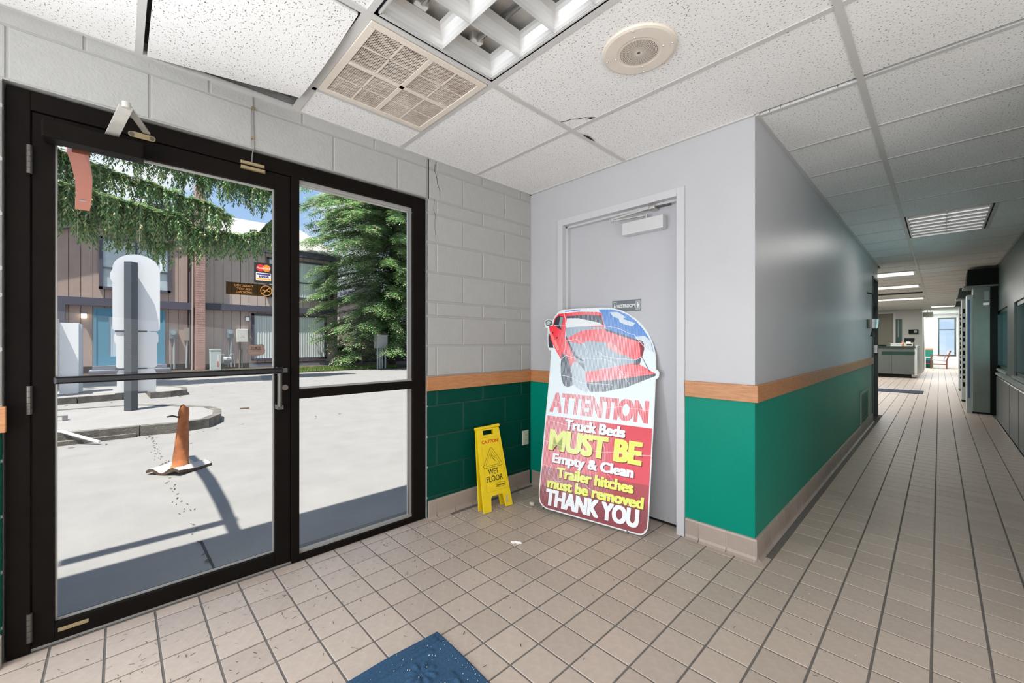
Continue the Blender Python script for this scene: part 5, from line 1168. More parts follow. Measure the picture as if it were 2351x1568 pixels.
# white vacuum cabinets
t = tag(empty('vacuum_cabinet', (-12.9, -0.75, GZ + .13)), 'white upright vacuum cabinet on the far island left of the sign boards', 'cabinet')
MB().box(-.5, 0, -.16, .12, 0, 1.52).build('body', WB_, t); MB().box(-.5, -.02, .12, .165, .02, 1.50).build('side', mat('cabinet_side', (0.42, 0.47, 0.5), 0.4), t); MB().box(0, .01, -.13, -.03, .1, .4).build('hatch', WB_, t)
t = tag(empty('vacuum_cabinet', (-12.4, -1.01, GZ + .13)), 'white vacuum cabinet cut off by the left door stile', 'cabinet')
MB().box(-.5, 0, -.4, .05, .25, 1.60).build('body', WB_, t); MB().box(-.5, -.02, .05, .09, .25, 1.60).build('side', mat('cabinet_side', (0.42, 0.47, 0.5), 0.4), t)
MB().cyl((-.2, -.05, 0), (-.2, -.05, .26), .05, n=12).build('hose_stub', mat('pale_hose', (0.5, 0.5, 0.5), 0.5), t)
# pipe and rod on the near island
t = tag(MB().tube([(-8.1, -1.25, GZ + .17), (-7.38, -0.50, GZ + .155), (-7.05, -0.17, GZ + .03)], 0.018, 8).build('pipe', WB_, None), 'white pipe lying across the curb of the near island', 'pipe')
t = tag(MB().tube([(-8.72, -1.6, GZ + .20), (-8.62, -0.56, GZ + .19)], 0.012, 6).box(-8.66, -8.58, -.58, -.53, GZ + .135, GZ + .2).build('rod', mat('rod_grey', (0.25, 0.25, 0.25), 0.5)), 'thin grey rod standing on top of the near island', 'rod')
# orange cone with square base
t = tag(empty('traffic_cone', (-5.15, 0.43, GZ)), 'worn rusty-orange traffic cone with split top on a curled base', 'cone')
ORG = mat('worn_orange', (0.60, 0.19, 0.06), 0.8, noise=0.6, nscale=7, col2=(0.17, 0.065, 0.03))
prof = [(0.085, 0.03), (0.066, 0.045), (0.062, 0.12), (0.057, 0.22), (0.050, 0.34), (0.043, 0.44), (0.044, 0.50), (0.042, 0.55), (0.034, 0.60)]
b = MB(); n = 20; random.seed(9)
for i, (r, z) in enumerate(prof):
    for k in range(n):
        a = 2 * PI * k / n; rr = r * (1 + .10 * math.sin(3 * a + z * 5)) + random.uniform(-.003, .003); zz = z + (0.03 * max(0, math.cos(a * 2.0)) if i == len(prof) - 1 else 0)
        b.v.append((rr * math.cos(a) + .02 * z, rr * math.sin(a) + 0.01 + 0.03 * z, zz))
for i in range(len(prof) - 1):
    for k in range(n): b.f.append((i * n + k, i * n + (k + 1) % n, (i + 1) * n + (k + 1) % n, (i + 1) * n + k))
b.build('cone_body', ORG, t, smooth=True)
MB().tube([(.03, .02, .5), (.04, -.06, .535), (.045, -.10, .53)], 0.008, 6).build('torn_strip', mat('dark_litter', (0.07, 0.06, 0.05), 0.9), t)
b = MB(); m_ = 10; a0 = math.radians(38)
for lay in (0, 0.026):
    for i in range(m_ + 1):
        for j in range(m_ + 1):
            x, y = -.175 + .35 * i / m_, -.175 + .35 * j / m_; d = math.hypot(x, y)
            z = 0.012 + lay + 0.10 * max(0, (abs(x - y) - .16)) * 1.6 + .02 * math.sin(i)
            b.v.append((x * math.cos(a0) - y * math.sin(a0) + .03, x * math.sin(a0) + y * math.cos(a0), z))
m2_ = (m_ + 1) ** 2
for i in range(m_):
    for j in range(m_):
        q = (i * (m_ + 1) + j, (i + 1) * (m_ + 1) + j, (i + 1) * (m_ + 1) + j + 1, i * (m_ + 1) + j + 1); b.f.append(tuple(m2_ + k for k in q)); b.f.append(q[::-1])
b.build('base', mat('rubber_top_glare', (0.50, 0.46, 0.42), 0.8), t)  # sun glare on the base top is put into its pale colour
mb = MB()
for i in range(m_):
    for e in ((i * (m_ + 1), (i + 1) * (m_ + 1)), (i * (m_ + 1) + m_, (i + 1) * (m_ + 1) + m_), (i, i + 1), (m_ * (m_ + 1) + i, m_ * (m_ + 1) + i + 1)):
        c_ = Vector((.03, 0, 0)); vs = [Vector(b.v[k]) for k in (e[0], e[1], e[1] + m2_, e[0] + m2_)]
        vs = [Vector((c_.x + (v.x - c_.x) * 1.012, c_.y + (v.y - c_.y) * 1.012, v.z)) for v in vs]; mb.add(vs, [(0, 1, 2, 3)])
mb.build('base_edge', mat('dark_rubber_edge', (0.09, 0.055, 0.035), 0.8), t)
# orange boom over the door and an unseen bar placed to cast a ground shadow
t = tag(empty('boom_arm', (-2.60, -0.25, 2.0)), 'orange boom arm with a hole near its end reaching out over the door', 'arm')
cl = [(-2.6, -.12, 2.02, .055), (-2.95, -.155, 2.13, .06), (-3.5, -.165, 2.24, .075), (-4.2, -.18, 2.33, .085), (-4.9, -.21, 2.37, .09), (-5.3, -.235, 2.375, .09)]
b = MB()
for i, (x, y, z, w_) in enumerate(cl):
    for (dy, dz) in ((-w_ / 2, 0), (w_ / 2, 0), (w_ / 2, .05), (-w_ / 2, .05)): b.v.append((x + 2.6, y + dy + .25, z + dz - 2.0))
for i in range(len(cl) - 1):
    for k in range(4): b.f.append((i * 4 + k, i * 4 + (k + 1) % 4, (i + 1) * 4 + (k + 1) % 4, (i + 1) * 4 + k))
b.f.append((3, 2, 1, 0)); b.f.append(tuple(len(b.v) - 4 + k for k in range(4)))
b.build('arm', mat('orange_boom', (0.92, 0.30, 0.20), 0.5), t)
MB().cyl((-2.3, .035, 0.362), (-2.3, .035, 0.43), 0.022, n=16).build('hole_rim', mat('hole_pale', (0.62, 0.66, 0.70), 0.5), t)
MB().box(-0.42, -0.33, -0.95, -0.12, .93, 1.0).build('shadow_bar', PST, t)

# ---- townhouse
HX = -22.3
SA = mat('brown_siding', (0.52, 0.38, 0.32), 0.75, noise=0.12, nscale=2, rnd=0.05); SB2 = mat('tan_siding', (0.66, 0.52, 0.455), 0.75, noise=0.10, nscale=2, rnd=0.04)
SLATE = mat('slate_trim', (0.105, 0.10, 0.135), 0.6); ROOFM = mat('pale_shingle', (0.42, 0.39, 0.36), 0.9, noise=0.25, nscale=14)
th = tag(empty('townhouse', (HX, 2.3, GZ)), 'two-storey townhouse with vertical brown and tan siding and slate trim', 'house')
thp = lambda mb, name, m, **k: mb_rel(mb, name, m, th, **k)
def mb_rel(mb, name, m, parent, base=(HX, 2.3, GZ), **k):
    mb.v = [(x - base[0], y - base[1], z - base[2]) for x, y, z in mb.v]; return mb.build(name, m, parent, **k)
thp(MB().box(HX - 7, HX - .05, -4.5, 2.4, GZ, 5.0).box(HX - 7, HX - .05, 2.4, 8.30, GZ, 5.5), 'core', mat('house_core', (0.08, 0.065, 0.055), 0.8))
thp(MB().prism([(-4.5, 4.9), (2.35, 4.9), (2.35, 7.2), (-4.5, 4.95)], HX - 7, HX - .05, lambda u, v, w: (w, u, v)), 'core', mat('house_core', (0.08, 0.065, 0.055), 0.8))
roofA = lambda y: 7.15 - (2.3 - y) * 0.40
for k in range(22):
    y0 = -4.5 + 0.316 * k; y1 = y0 + 0.30
    if y1 > 2.32: break
    thp(MB().prism([(y0, 2.86), (y1, 2.86), (y1, roofA(y1)), (y0, roofA(y0))], HX - .05, HX, lambda u, v, w: (w, u, v)), 'siding_board', SA)
    thp(MB().box(HX - .05, HX - .01, y0, y1, 0.25, 2.56), 'siding_board', SA)
k = 0; y0 = 2.72
while y0 < 8.05:
    y1 = min(y0 + 0.33, 8.25)
    thp(MB().box(HX - .05, HX, y0, y1 - .016, 2.86, 5.45), 'siding_board', SB2); thp(MB().box(HX - .05, HX - .01, y0, y1 - .016, 0.2, 2.60), 'siding_board', SB2); y0 += .335
thp(MB().box(HX - .05, HX + .12, -4.5, 2.30, 2.56, 2.86), 'band_trim', SLATE); thp(MB().box(HX - .05, HX + .16, 2.50, 8.32, 2.60, 2.88), 'band_trim', SLATE)
thp(MB().box(HX - .05, HX + .12, -1.62, -1.42, GZ, 2.56), 'corner_post', SLATE)
thp(MB().box(HX - .3, HX + .05, 8.25, 8.42, GZ, 5.45), 'corner_post', mat('pale_post', (0.42, 0.37, 0.33), 0.7)); thp(MB().box(HX - .10, HX + .02, 7.86, 8.25, GZ, 2.60), 'side_panel', SB2)
thp(MB().prism([(-4.6, roofA(-4.6) - .32), (2.3, roofA(2.3) - .32), (2.3, roofA(2.3) + .02), (-4.6, roofA(-4.6) + .02)], HX - .1, HX + .25, lambda u, v, w: (w, u, v)), 'fascia', SLATE)
thp(MB().prism([(-4.6, roofA(-4.6) + .02), (2.3, roofA(2.3) + .02), (2.3, roofA(2.3) + .10), (-4.6, roofA(-4.6) + .10)], HX - 7, HX + .25, lambda u, v, w: (w, u, v)), 'roof', ROOFM)
thp(MB().box(HX - .1, HX + .30, 2.70, 8.5, 5.42, 5.70), 'fascia', SLATE)
b = MB().prism([(HX + .33, 5.68), (HX + .33, 5.74), (HX - 7.0, 8.62), (HX - 7.0, 8.50)], 2.6, 8.55, lambda u, v, w: (u, w, v)); thp(b, 'roof', ROOFM)
thp(MB().cyl((HX - 5.2, 4.1, 7.6), (HX - 5.2, 4.1, 8.45), .11, n=10).cyl((HX - 5.2, 4.1, 8.45), (HX - 5.2, 4.1, 8.55), .17, n=10), 'roof_pipe', SLATE)
thp(MB().box(HX - 3.0, HX - 2.7, 3.1, 3.7, 6.98, 7.12), 'roof_vent', mat('brown_vent', (0.14, 0.10, 0.08), 0.7))
# brick wing wall in courses
BRK = mat('pink_brick', (0.60, 0.36, 0.31), 0.8, noise=0.3, nscale=6); 
mb = MB(); z = GZ; i = 0
while z < 7.9:
    y = 2.28
    off = 0 if i % 2 else 0.1
    if z < 2.6 or z > 2.9 or True:
        for (a, b_) in ((2.36, 2.50 - off * .5), (2.51 - off * .5, 2.68)):
            mb.box(HX - .1, HX + .45, a, b_, z, z + .088)
    z += .10; i += 1
stuff(thp(mb, 'brick', BRK))
thp(MB().box(HX - .1, HX + .44, 2.365, 2.675, GZ, 7.9), 'wing_wall', mat('brick_mortar', (0.30, 0.22, 0.20), 0.9))
thp(MB().tube([(HX + .30, 2.27, 4.6), (HX + .30, 2.25, GZ)], 0.035, 8), 'downpipe', mat('pale_pipe', (0.45, 0.38, 0.34), 0.5))
thp(MB().tube([(HX + .08, 2.20, 4.2), (HX + .08, 2.19, GZ + .3)], 0.02, 8), 'downpipe', SLATE)
BLIND = mat('vertical_blind', (0.90, 0.92, 0.90), 0.6, rnd=0.06); BGL = glass_mat('window_glass_blue', (0.99, 1.0, 1.0), 0.6, 0.02)
def win(y0, y1, z0, z1, mull=(), trans=(), slats=True, fr=0.10, x=HX, dz=None):
    f_ = MB().box(x, x + .07, y0, y0 + fr, z0, z1).box(x, x + .07, y1 - fr, y1, z0, z1).box(x, x + .07, y0, y1, z0, z0 + fr).box(x, x + .07, y0, y1, z1 - fr, z1)
    for m in mull: f_.box(x, x + .06, m - .035, m + .035, z0 + fr, z1 - fr)
    for m in trans: f_.box(x, x + .06, y0 + fr, y1 - fr, m - .03, m + .03)
    w = thp(f_, 'window', SLATE)
    mb_rel(MB().box(x + .03, x + .036, y0 + fr, y1 - fr, z0 + fr, z1 - fr), 'pane', BGL, w)
    if slats:
        n = max(2, int((y1 - y0 - 2 * fr) / .105)); s_ = (y1 - y0 - 2 * fr) / n
        for k in range(n):
            a = y0 + fr + k * s_; mb_rel(MB().add([(x + .002, a, z0 + fr), (x + .022, a + s_ * .92, z0 + fr), (x + .022, a + s_ * .92, z1 - fr), (x + .002, a, z1 - fr)], [(0, 1, 2, 3)]), 'blind_slat', BLIND, w)
    else:
        mb_rel(MB().box(x + .002, x + .012, y0 + fr, y1 - fr, z0 + fr, z1 - fr), 'curtain', mat('grey_blue_curtain', (0.80, 0.86, 0.88), 0.7, noise=0.25, nscale=2), w)
    return w
win(-0.55, 1.56, 3.22, 5.25, mull=(0.5,), trans=(4.05,), slats=False)
win(5.1, 7.92, 3.32, 5.25, mull=(6.45,), trans=(4.15,))
win(4.48, 7.86, 0.30, 2.52, mull=(6.40,), x=HX)
# blue door, step
DBL = mat('blue_door', (0.10, 0.30, 0.42), 0.45)
dr = thp(MB().box(HX - .01, HX + .05, -0.70, -0.62, 0.28, 2.48).box(HX - .01, HX + .05, 1.30, 1.38, 0.28, 2.48).box(HX - .01, HX + .05, -0.62, 1.30, 2.40, 2.48).box(HX - .01, HX + .03, -0.62, -0.28, .28, 2.40).box(HX - .01, HX + .03, .92, 1.30, .28, 2.40).box(HX - .01, HX + .03, -.28, .92, .28, .62).box(HX - .01, HX + .03, -.28, .92, 2.16, 2.40), 'patio_door', DBL)
for k in range(11): mb_rel(MB().box(HX - .01, HX + .004 + .006 * (k % 2), -.28 + k * .109, -.28 + (k + 1) * .109 - .006, .62, 2.16), 'blind_slat', mat('blue_grey_blind', (0.55, 0.66, 0.74), 0.6, rnd=.08), dr)
thp(MB().box(HX - .05, HX + .9, -0.8, 1.5, GZ, .12), 'step', mat('grey_step', (0.20, 0.21, 0.25), 0.8)); thp(MB().box(HX - .05, HX + .5, -0.72, 1.42, .12, .27), 'step', mat('grey_step', (0.20, 0.21, 0.25), 0.8))
thp(MB().box(HX - .05, HX + .04, 4.4, 8.0, GZ, .18), 'plinth', mat('grey_step', (0.20, 0.21, 0.25), 0.8))
# wall fittings
def fit(name, y, z, label, cat, build, x=HX):
    t = tag(empty(name, (x, y, z)), label, cat); build(t); return t
GAL = mat('meter_grey', (0.22, 0.27, 0.30), 0.45); GAL2 = mat('galvanised', (0.36, 0.40, 0.43), 0.4)
def meter(t, hgt):
    MB().box(0, .12, -.13, .13, -.18, .20).build('box', GAL, t); MB().cyl((.12, 0, .06), (.19, 0, .06), .085, n=18).build('dial', mat('dial_grey', (0.35, 0.4, 0.42), 0.3), t)
    MB().tube([(.06, .04, -.18), (.06, .04, -hgt)], .04, 8).build('conduit', GAL2, t); MB().tube([(.05, -.07, -.18), (.05, -.07, -hgt)], .018, 6).build('cable', GAL, t)
fit('electric_meter', 1.64, 1.50, 'grey electric meter with round dial on the brown siding left of the brick wall', 'meter', lambda t: meter(t, 1.45))
fit('electric_meter', 3.64, 1.55, 'grey electric meter with round dial on the tan siding beside the white box', 'meter', lambda t: meter(t, 1.5))
def br(t):
    MB().cbox(0, .14, -.22, .22, -.26, .34, .01, 'x').build('box', mat('white_box', (0.72, 0.70, 0.66), 0.5), t)
    for (a, c) in ((-.05, .02), (.02, .02), (-.09, -.05), (.0, -.05), (.05, -.05)): MB().box(.14, .142, a, a + .04, c - .012, c + .012).build('sticker', mat('label_orange', (0.5, 0.25, 0.08), 0.5), t)
    MB().tube([(.05, -.1, -.26), (.05, -.1, -1.45)], .035, 8).build('conduit', mat('brown_conduit', (0.22, 0.18, 0.16), 0.5), t); MB().tube([(.05, 0, -.55), (.05, 0, -1.45)], .02, 8).build('cable', GAL, t)
fit('utility_box', 4.10, 1.43, 'white square utility box with small stickers on the tan siding', 'box', br)
def tb(t):
    MB().box(0, .10, -.09, .09, -.28, .26).build('box', mat('tan_box', (0.36, 0.31, 0.27), 0.5), t); MB().tube([(.05, .03, -.28), (.05, .0, -1.45)], .035, 8).build('conduit', GAL2, t)
fit('utility_box', 2.08, 1.52, 'narrow tan utility box on a conduit beside the brick wall', 'box', tb)
def lampf(t): MB().box(0, .12, -.09, .09, .10, .14).build('bracket', SLATE, t); MB().box(.02, .14, -.07, .07, -.06, .10).build('lantern', LAMPG, t)
LAMPG = mat('lit_lantern', (1.0, 0.90, 0.68), 0.4, emis=2.5)
fit('wall_lamp', -0.95, 2.14, 'lit porch lamp on the brown siding left of the blue door', 'lamp', lampf, HX - .01)
LAMPG = mat('lantern_white', (0.72, 0.74, 0.74), 0.4)
fit('wall_lamp', 4.30, 2.22, 'unlit black and white porch lamp on the tan siding', 'lamp', lampf)
def pod(t): MB().prism([(-.18, 0), (.18, 0), (.15, .88), (-.19, .88)], 0, .35, lambda u, v, w: (w, u, v)).build('body', mat('pale_green_box', (0.55, 0.62, 0.60), 0.5), t); MB().box(-.01, .36, -.20, .17, .88, .92).build('lid', mat('pale_green_box', (0.55, 0.62, 0.60), 0.5), t); MB().box(.35, .352, .03, .10, .35, .70).build('label', WHITE, t); MB().box(.352, .354, .04, .06, .18, .42).box(.352, .354, .08, .10, .18, .42).build('red_label', INKR, t)
fit('utility_pedestal', 2.95, GZ, 'pale green utility pedestal with red label standing by the brick wall', 'pedestal', pod, HX + .9)
def gm(t):
    MB().cyl((0, -.14, .32), (0, .14, .32), .13, n=16).build('body', GAL2, t); MB().box(-.09, .09, -.1, .1, .12, .35).build('housing', GAL, t); MB().cyl((.09, .03, .36), (.13, .03, .36), .07, n=14).build('dial', STEEL, t)
    MB().tube([(0, -.1, .42), (0, -.12, .56), (0, -.27, .57), (0, -.29, .0)], .022, 8).tube([(0, .1, .42), (0, .12, .56), (0, .26, .57), (0, .29, .0)], .022, 8).build('pipework', GAL2, t)
fit('gas_meter', 3.45, GZ + .12, 'round gas meter with looped pipes beside the pedestal', 'meter', gm, HX + .5)

# ---- soil strip, grass, debris near the house
struct(MB().box(HX, -17.8, -9, 9.0, GZ, GZ + .035).box(-60, -17.2, 8.4, 22, GZ, GZ + .03).build('soil_bed', mat('mulch', (0.12, 0.085, 0.065), 0.95, noise=0.6, nscale=6, bump=1.0, bscale=30)))
RI = lambda stops, name, rough=.6: blade_mat(stops, name, rough)
def blade_mat(stops, name, rough):
    m = bpy.data.materials.new(name); m.use_nodes = True; t_ = m.node_tree; b_ = t_.nodes['Principled BSDF']; b_.inputs['Roughness'].default_value = rough
    ge = t_.nodes.new('ShaderNodeNewGeometry'); r = t_.nodes.new('ShaderNodeValToRGB'); t_.links.new(ge.outputs['Random Per Island'], r.inputs[0])
    e = r.color_ramp.elements; e[0].position = stops[0][0]; e[0].color = (*stops[0][1], 1); e[1].position = stops[-1][0]; e[1].color = (*stops[-1][1], 1)
    for p, c in stops[1:-1]: q = e.new(p); q.color = (*c, 1)
    t_.links.new(r.outputs[0], b_.inputs['Base Color']); b_.inputs['Specular IOR Level'].default_value = 0.25
    tr = t_.nodes.new('ShaderNodeBsdfTranslucent'); t_.links.new(r.outputs[0], tr.inputs[0]); mx = t_.nodes.new('ShaderNodeMixShader'); mx.inputs[0].default_value = 0.35
    o_ = t_.nodes['Material Output']; t_.links.new(b_.outputs[0], mx.inputs[1]); t_.links.new(tr.outputs[0], mx.inputs[2]); t_.links.new(mx.outputs[0], o_.inputs[0])
    return m
mb = MB(); random.seed(31)
for k in range(15000):
    y = random.uniform(1.8, 9.6); x = random.uniform(-19.8, -17.2 + (.5 if y < 6 else 0)); 
    if x > -17.75 + 0.08 * math.sin(y * 5): continue
    h_ = random.uniform(.03, .14); a = random.uniform(0, PI); w_ = .012; dx, dy = math.cos(a) * w_, math.sin(a) * w_
    mb.add([(x - dx, y - dy, GZ + .03), (x + dx, y + dy, GZ + .03), (x + random.uniform(-.05, .05), y + random.uniform(-.05, .05), GZ + .03 + h_)], [(0, 1, 2)])
tag(mb.build('grass', blade_mat([(0.0, (0.07, 0.17, 0.02)), (0.6, (0.16, 0.32, 0.05)), (1.0, (0.40, 0.32, 0.16))], 'grass_blades', .7)), 'strip of short green and dry grass in front of the tan house wall', 'grass', kind='stuff')

# ---- conifers
def frame_of(d):
    d = d.normalized(); s_ = d.cross(Vector((0, 0, 1))); s_ = s_.normalized() if s_.length > 1e-3 else Vector((1, 0, 0)); return d, s_, s_.cross(d)
def spray(mb, p, d, l_, n, w_=.02, droop=.5):
    """flat fan of narrow needled twigs"""
    d, s_, u = frame_of(d)
    for k in range(n):
        f = (k + .5) / n; c = p + d * l_ * f - Vector((0, 0, droop * l_ * f * f)); sd = 1 if k % 2 else -1
        t_ = (d * .75 + s_ * sd * .8 + u * random.uniform(-.35, .25)).normalized(); ll = l_ * .42 * (1.15 - .6 * f) * random.uniform(.7, 1.2)
        q = c + t_ * ll - Vector((0, 0, droop * ll * .5)); m = c.lerp(q, .45); side = t_.cross(u).normalized() * w_ * random.uniform(.7, 1.3)
        mb.add([c, m - side, q, m + side], [(0, 1, 2, 3)])
def conifer(name, base, H, R, z_lo, z_hi, nbr, label, fol, seed, facing=None, spl=.34, per=13, barkc=(0.10, 0.07, 0.055), rfun=None):
    random.seed(seed); base = Vector(base); t = tag(empty(name, base), label, 'tree')
    bark = mat('bark_' + name, barkc, .9, noise=.4, nscale=20)
    MB().tube([(0, 0, 0), (.02, .03, H * .3), (-.02, .02, H * .6), (0, 0, H)], [R * .055, R * .045, R * .03, .02], 8).build('trunk', bark, t)
    br_ = MB(); fo = MB()
    for k in range(nbr):
        z = z_lo + (z_hi - z_lo) * ((k + random.random()) / nbr); f = z / H
        r = R * (rfun(f) if rfun else (1 - f) ** .75) * random.uniform(.6, 1.12); a = random.uniform(0, 2 * PI)
        if facing is not None and random.random() < .45: a = facing + random.uniform(-1.9, 1.9)
        d = Vector((math.cos(a), math.sin(a), 0)); p0 = Vector((0, 0, z)); pts = [p0]
        m = max(4, int(r / .28))
        for i in range(1, m + 1):
            q = i / m; pts.append(p0 + d * r * q + Vector((0, 0, r * (.22 * q - .50 * q * q + .10 * q ** 3))))
        br_.tube([tuple(p) for p in pts[::max(1, m // 4)]] if m > 4 else [tuple(p) for p in pts], .018, 4)
        for i in range(1, m + 1):
            for rep in range(per if i == m else per // 2 + 2):
                q = pts[i - 1].lerp(pts[i], random.random()); dd = (d * random.uniform(.3, 1) + Vector((-d.y, d.x, 0)) * random.uniform(-1, 1) + Vector((0, 0, random.uniform(-.15, .25))))
                spray(fo, q + Vector((random.uniform(-.1, .1), random.uniform(-.1, .1), random.uniform(-.08, .08))), dd, spl * random.uniform(.7, 1.25), 7)
    br_.build('branches', bark, t); stuff(fo.build('foliage', fol, t))
    return t
HEM = blade_mat([(0.0, (0.09, 0.26, 0.08)), (0.45, (0.22, 0.46, 0.15)), (0.68, (0.36, 0.52, 0.22)), (0.86, (0.72, 0.62, 0.46)), (1.0, (0.82, 0.70, 0.58))], 'hemlock_needles', .5)  # pale pinkish stops put sunlit tips into the needle colour
SPR = blade_mat([(0.0, (0.08, 0.21, 0.09)), (0.5, (0.20, 0.38, 0.15)), (0.8, (0.48, 0.56, 0.22)), (1.0, (0.62, 0.55, 0.34))], 'spruce_needles', .5)  # yellowish upper stops paint sun highlights on the boughs
conifer('hemlock_tree', (-19.6, 10.2, GZ), 13.5, 3.8, 1.0, 10.5, 420, 'tall bright green hemlock beside the corner of the tan house', HEM, 5, facing=-0.5, per=22, spl=.42, rfun=lambda f: min(1, .80 + f * .5) if f < .68 else (1 - f) * 3.1)
conifer('young_hemlock', (-18.4, 8.05, GZ), 3.0, 1.25, .35, 2.9, 34, 'small young hemlock in front of the big hemlock at the house corner', HEM, 6, facing=0.0, spl=.22, per=10)
conifer('young_hemlock', (-18.3, 10.6, GZ), 3.2, 1.7, .4, 3.0, 40, 'low spreading hemlock at the right edge of the sidelight', HEM, 8, facing=-0.5, spl=.25, per=10)
for k, (x, y, h_) in enumerate(((-47, 14, 9), (-49, 22, 11), (-46, 29, 8))):
    conifer('background_tree', (x, y, GZ), h_, 3.6, .6, h_ - .3, 60, ['hazy green tree behind the house corner, nearest the house', 'hazy green tree behind the hemlock, middle one', 'hazy green tree behind the hemlock, farthest right'][k], HEM, 40 + k, spl=.8, per=5)
# big weeping spruce: trunk out of sight to the left, boughs with hanging twigs in front of the house
random.seed(17); t = tag(empty('weeping_spruce', (-15.2, -3.6, GZ)), 'old spruce with long drooping boughs hanging across the top of the door glass', 'tree')
bark = mat('bark_spruce', (0.11, 0.08, 0.06), .9, noise=.4, nscale=20)
MB().tube([(0, 0, 0), (0, .05, 5), (0, .1, 11), (0, 0, 15)], [.32, .25, .14, .03], 10).build('trunk', bark, t)
br_ = MB(); fo = MB(); hg = MB()
boughs = [  # (points Y,Z relative world) , x offset, hang length, density
    ([(-3.6, 5.6), (-2.0, 5.1), (-0.4, 4.75), (0.8, 4.6), (1.8, 4.45), (2.6, 4.45), (3.3, 4.75), (3.75, 5.3)], 0.0, .75, 26),
    ([(-3.6, 6.2), (-2, 6.0), (-.6, 5.7), (.6, 5.5), (1.6, 5.2), (2.2, 4.9)], .5, .95, 24),
    ([(-3.6, 7.0), (-1.6, 6.9), (0, 6.6), (1.5, 6.3), (2.6, 6.15), (3.5, 6.0), (4.0, 5.9)], .2, .80, 26),
    ([(-3.6, 7.4), (-1.6, 7.2), (.4, 6.9), (2.0, 6.7), (3.3, 6.5)], -.5, .7, 24),
    ([(-3.6, 4.9), (-2.2, 4.6), (-1.2, 4.5), (-.7, 4.2)], .3, .55, 14),
    ([(-3.6, 5.8), (-2.2, 5.7), (-1.0, 5.9), (-.3, 5.75)], -.4, .6, 18),
    ([(-3.6, 5.0), (-2, 4.75), (-.6, 4.5), (.2, 4.25), (.9, 3.95)], -.3, .75, 20),
    ([(-3.6, 5.3), (-1, 5.0), (1.0, 4.7), (1.6, 4.3)], .7, .9, 24),
    ([(-3.6, 8.0), (-1.5, 7.9), (1.0, 7.5), (3.0, 7.1), (4.2, 6.9)], .1, .8, 22)]
for (pts, xo, hl, den) in boughs:
    P3 = [Vector((0.25 * math.sin(i * 1.7) + xo * i / len(pts), y + 3.6, z - GZ)) for i, (y, z) in enumerate(pts)]
    br_.tube([tuple(p) for p in P3], [.06 - .045 * i / (len(P3) - 1) for i in range(len(P3))], 6)
    for a, b_ in zip(P3[:-1], P3[1:]):
        L_ = (b_ - a).length
        if b_.y < 1.9: continue
        for k in range(int(L_ * den * 2.6)):
            q = a.lerp(b_, random.random()); d = (b_ - a).normalized()
            sd = Vector((random.choice((-1, 1)) * random.uniform(.2, 1), random.uniform(0, .7), random.uniform(-.1, .15)))
            # side twig, then a hanging tail
            l1 = random.uniform(.15, .45); e = q + sd.normalized() * l1
            for r_ in range(4): spray(fo, q.lerp(e, r_ / 4), sd + d * .4, .26 * random.uniform(.8, 1.2), 8, .028, .3)
            hl_ = hl * random.uniform(.25, 1.1); n_ = int(hl_ / .07) + 1
            for i in range(n_):
                c = e - Vector((0, 0, hl_ * i / n_)) + Vector((random.uniform(-.03, .03), random.uniform(-.03, .03), 0)); a2 = random.uniform(0, 2 * PI)
                for q2 in range(2):
                    a3 = a2 + q2 * 2.4; tip = c + Vector((math.cos(a3) * .07, math.sin(a3) * .07, -.10)); s2 = Vector((-math.sin(a3), math.cos(a3), 0)) * .020
                    m2 = c.lerp(tip, .45); fo.add([c, m2 - s2, tip, m2 + s2], [(0, 1, 2, 3)])
            if random.random() < .07:
                e2 = e - Vector((random.uniform(-.05, .05), random.uniform(-.05, .05), hl_ * 1.25)); s2 = Vector((0, .006, 0)); hg.add([e - s2, e + s2, e2 + s2, e2 - s2], [(0, 1, 2, 3)])
# the dark crown above throws dappled shade at the house
for k in range(240):
    a = random.uniform(0, 2 * PI); z = random.uniform(8.6, 13); r = random.uniform(.3, 4.4) * (1 - (z - 8.4) / 7)
    spray(fo, Vector((math.cos(a) * r * .6, math.sin(a) * r * .6 - .6, z)), Vector((math.cos(a), math.sin(a), -.1)), .9, 9, .07, .3)
br_.build('boughs', bark, t); stuff(fo.build('foliage', SPR, t)); stuff(hg.build('hanging_twigs', mat('pale_dead_twigs', (0.42, 0.36, 0.28), .9), t))
# fence, electrical cabinet on posts, tan house behind
t = tag(empty('wood_fence', (-23.2, 8.7, GZ)), 'dark wooden board fence between the tan house and the hemlock', 'fence')
FM = mat('dark_fence', (0.045, 0.035, 0.03), .9, noise=.4, nscale=10)
for k in range(34): MB().box(0, .03, k * .16, k * .16 + .148, 0, 1.0 + .02 * (k % 3)).build('slat', FM, t)
MB().box(.03, .06, 0, 5.4, .25, .32).box(.03, .06, 0, 5.4, .8, .87).build('rail', FM, t)
t = tag(empty('electrical_cabinet', (-17.4, 8.52, GZ)), 'grey metal electrical cabinet raised on four pipes before the hemlock', 'cabinet')
MB().cbox(-.25, .12, -.22, .27, .95, 1.52, .02, 'x').build('box', mat('pale_galvanised', (0.44, 0.43, 0.43), .45, noise=.1), t); MB().box(-.27, .15, -.24, .29, 1.52, 1.55).build('lid', GAL2, t)
for y in (-.17, -.06, .05, .20): MB().cyl((0, y, 0), (0, y, .95), .03 if y in (-.06, .05) else .038, n=8).build('leg', GAL2, t)
t = tag(empty('tan_house', (-34, 15.5, GZ)), 'pale tan house glimpsed through the hemlock branches', 'house')
MB().box(-4, 0, -2.5, 2.5, 0, 4.6).build('wall', mat('pale_tan_wall', (0.50, 0.40, 0.33), .8), t)
MB().prism([(-2.9, 4.5), (2.9, 4.5), (0, 6.4)], -4.2, .3, lambda u, v, w: (w, u, v)).build('roof', SLATE, t)
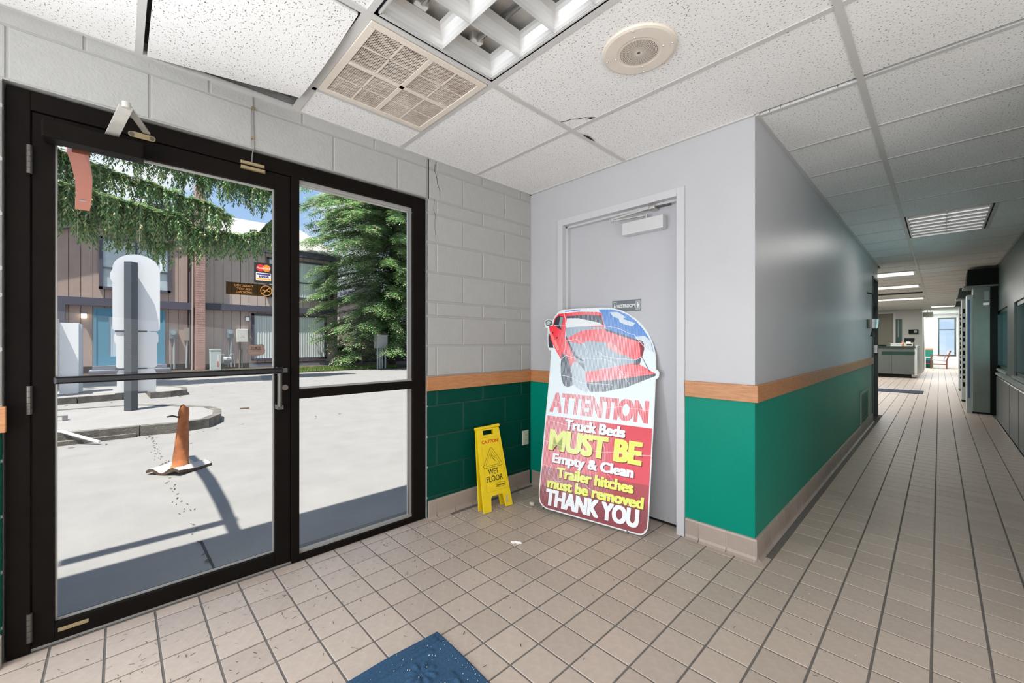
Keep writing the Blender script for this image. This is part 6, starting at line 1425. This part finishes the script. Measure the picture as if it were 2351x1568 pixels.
w = MB().box(0, .06, -1.2, .2, 1.2, 2.6).build('window', WHITE, t); MB().box(.06, .065, -1.1, .1, 1.3, 2.5).build('pane', mat('dark_pane', (0.06, 0.08, 0.1), .2), w)
# expansion joint with weeds, leaf litter on the lot
random.seed(51); mb = MB()
for k in range(90):
    f = random.random() ** 1.3; x = -7.2 + 4.4 * f; y = .30 + .06 * f + random.gauss(0, .02)
    s_ = random.uniform(.008, .03); a = random.uniform(0, PI)
    mb.add([(x - s_ * math.cos(a), y - s_ * math.sin(a) * .5, GZ + .004), (x + s_ * .4, y, GZ + .012), (x + s_ * math.cos(a), y + s_ * math.sin(a) * .6, GZ + .005), (x, y + s_ * .3, GZ + .002)], [(0, 1, 2, 3)])
tag(mb.build('weed_litter', blade_mat([(0, (0.10, 0.06, 0.03)), (.6, (0.25, 0.17, 0.06)), (1, (0.2, 0.25, 0.05))], 'litter_leaves', .8)), 'line of weeds and dead leaves along the joint in the concrete outside', 'litter', kind='stuff')
mb = MB()
for k in range(80):
    x = random.uniform(-17, -6); y = random.uniform(-1.5, 7); s_ = random.uniform(.01, .05); a = random.uniform(0, PI)
    if k < 45: x = random.choice([-7.1, -7.15, -11.8, -17.2]) + random.gauss(0, .12)
    mb.add([(x - s_ * math.cos(a), y - s_ * math.sin(a), GZ + .004), (x + s_ * .5, y - s_ * .2, GZ + .01), (x + s_ * math.cos(a), y + s_ * math.sin(a), GZ + .006), (x - s_ * .2, y + s_ * .3, GZ + .003)], [(0, 1, 2, 3)])
tag(mb.build('leaf_litter', mat('brown_leaf', (0.16, 0.09, 0.05), .9)), 'scattered dead brown leaves across the concrete lot', 'litter', kind='stuff')
mb = MB().tube([(-8.95, 1.62, GZ + .012), (-8.9, 1.75, GZ + .014)], .012, 6); tag(mb.build('twig', mat('brown_leaf', (0.16, 0.09, 0.05), .9)), 'short dark stick on the concrete past the island tip', 'stick')
struct(MB().prism([(-3.20, .362), (-2.62, .375), (-2.62, .385), (-3.20, .378)], GZ, GZ + .0012, XYZ).build('joint_line', mat('dark_joint', (0.05, 0.05, 0.05), .9)))
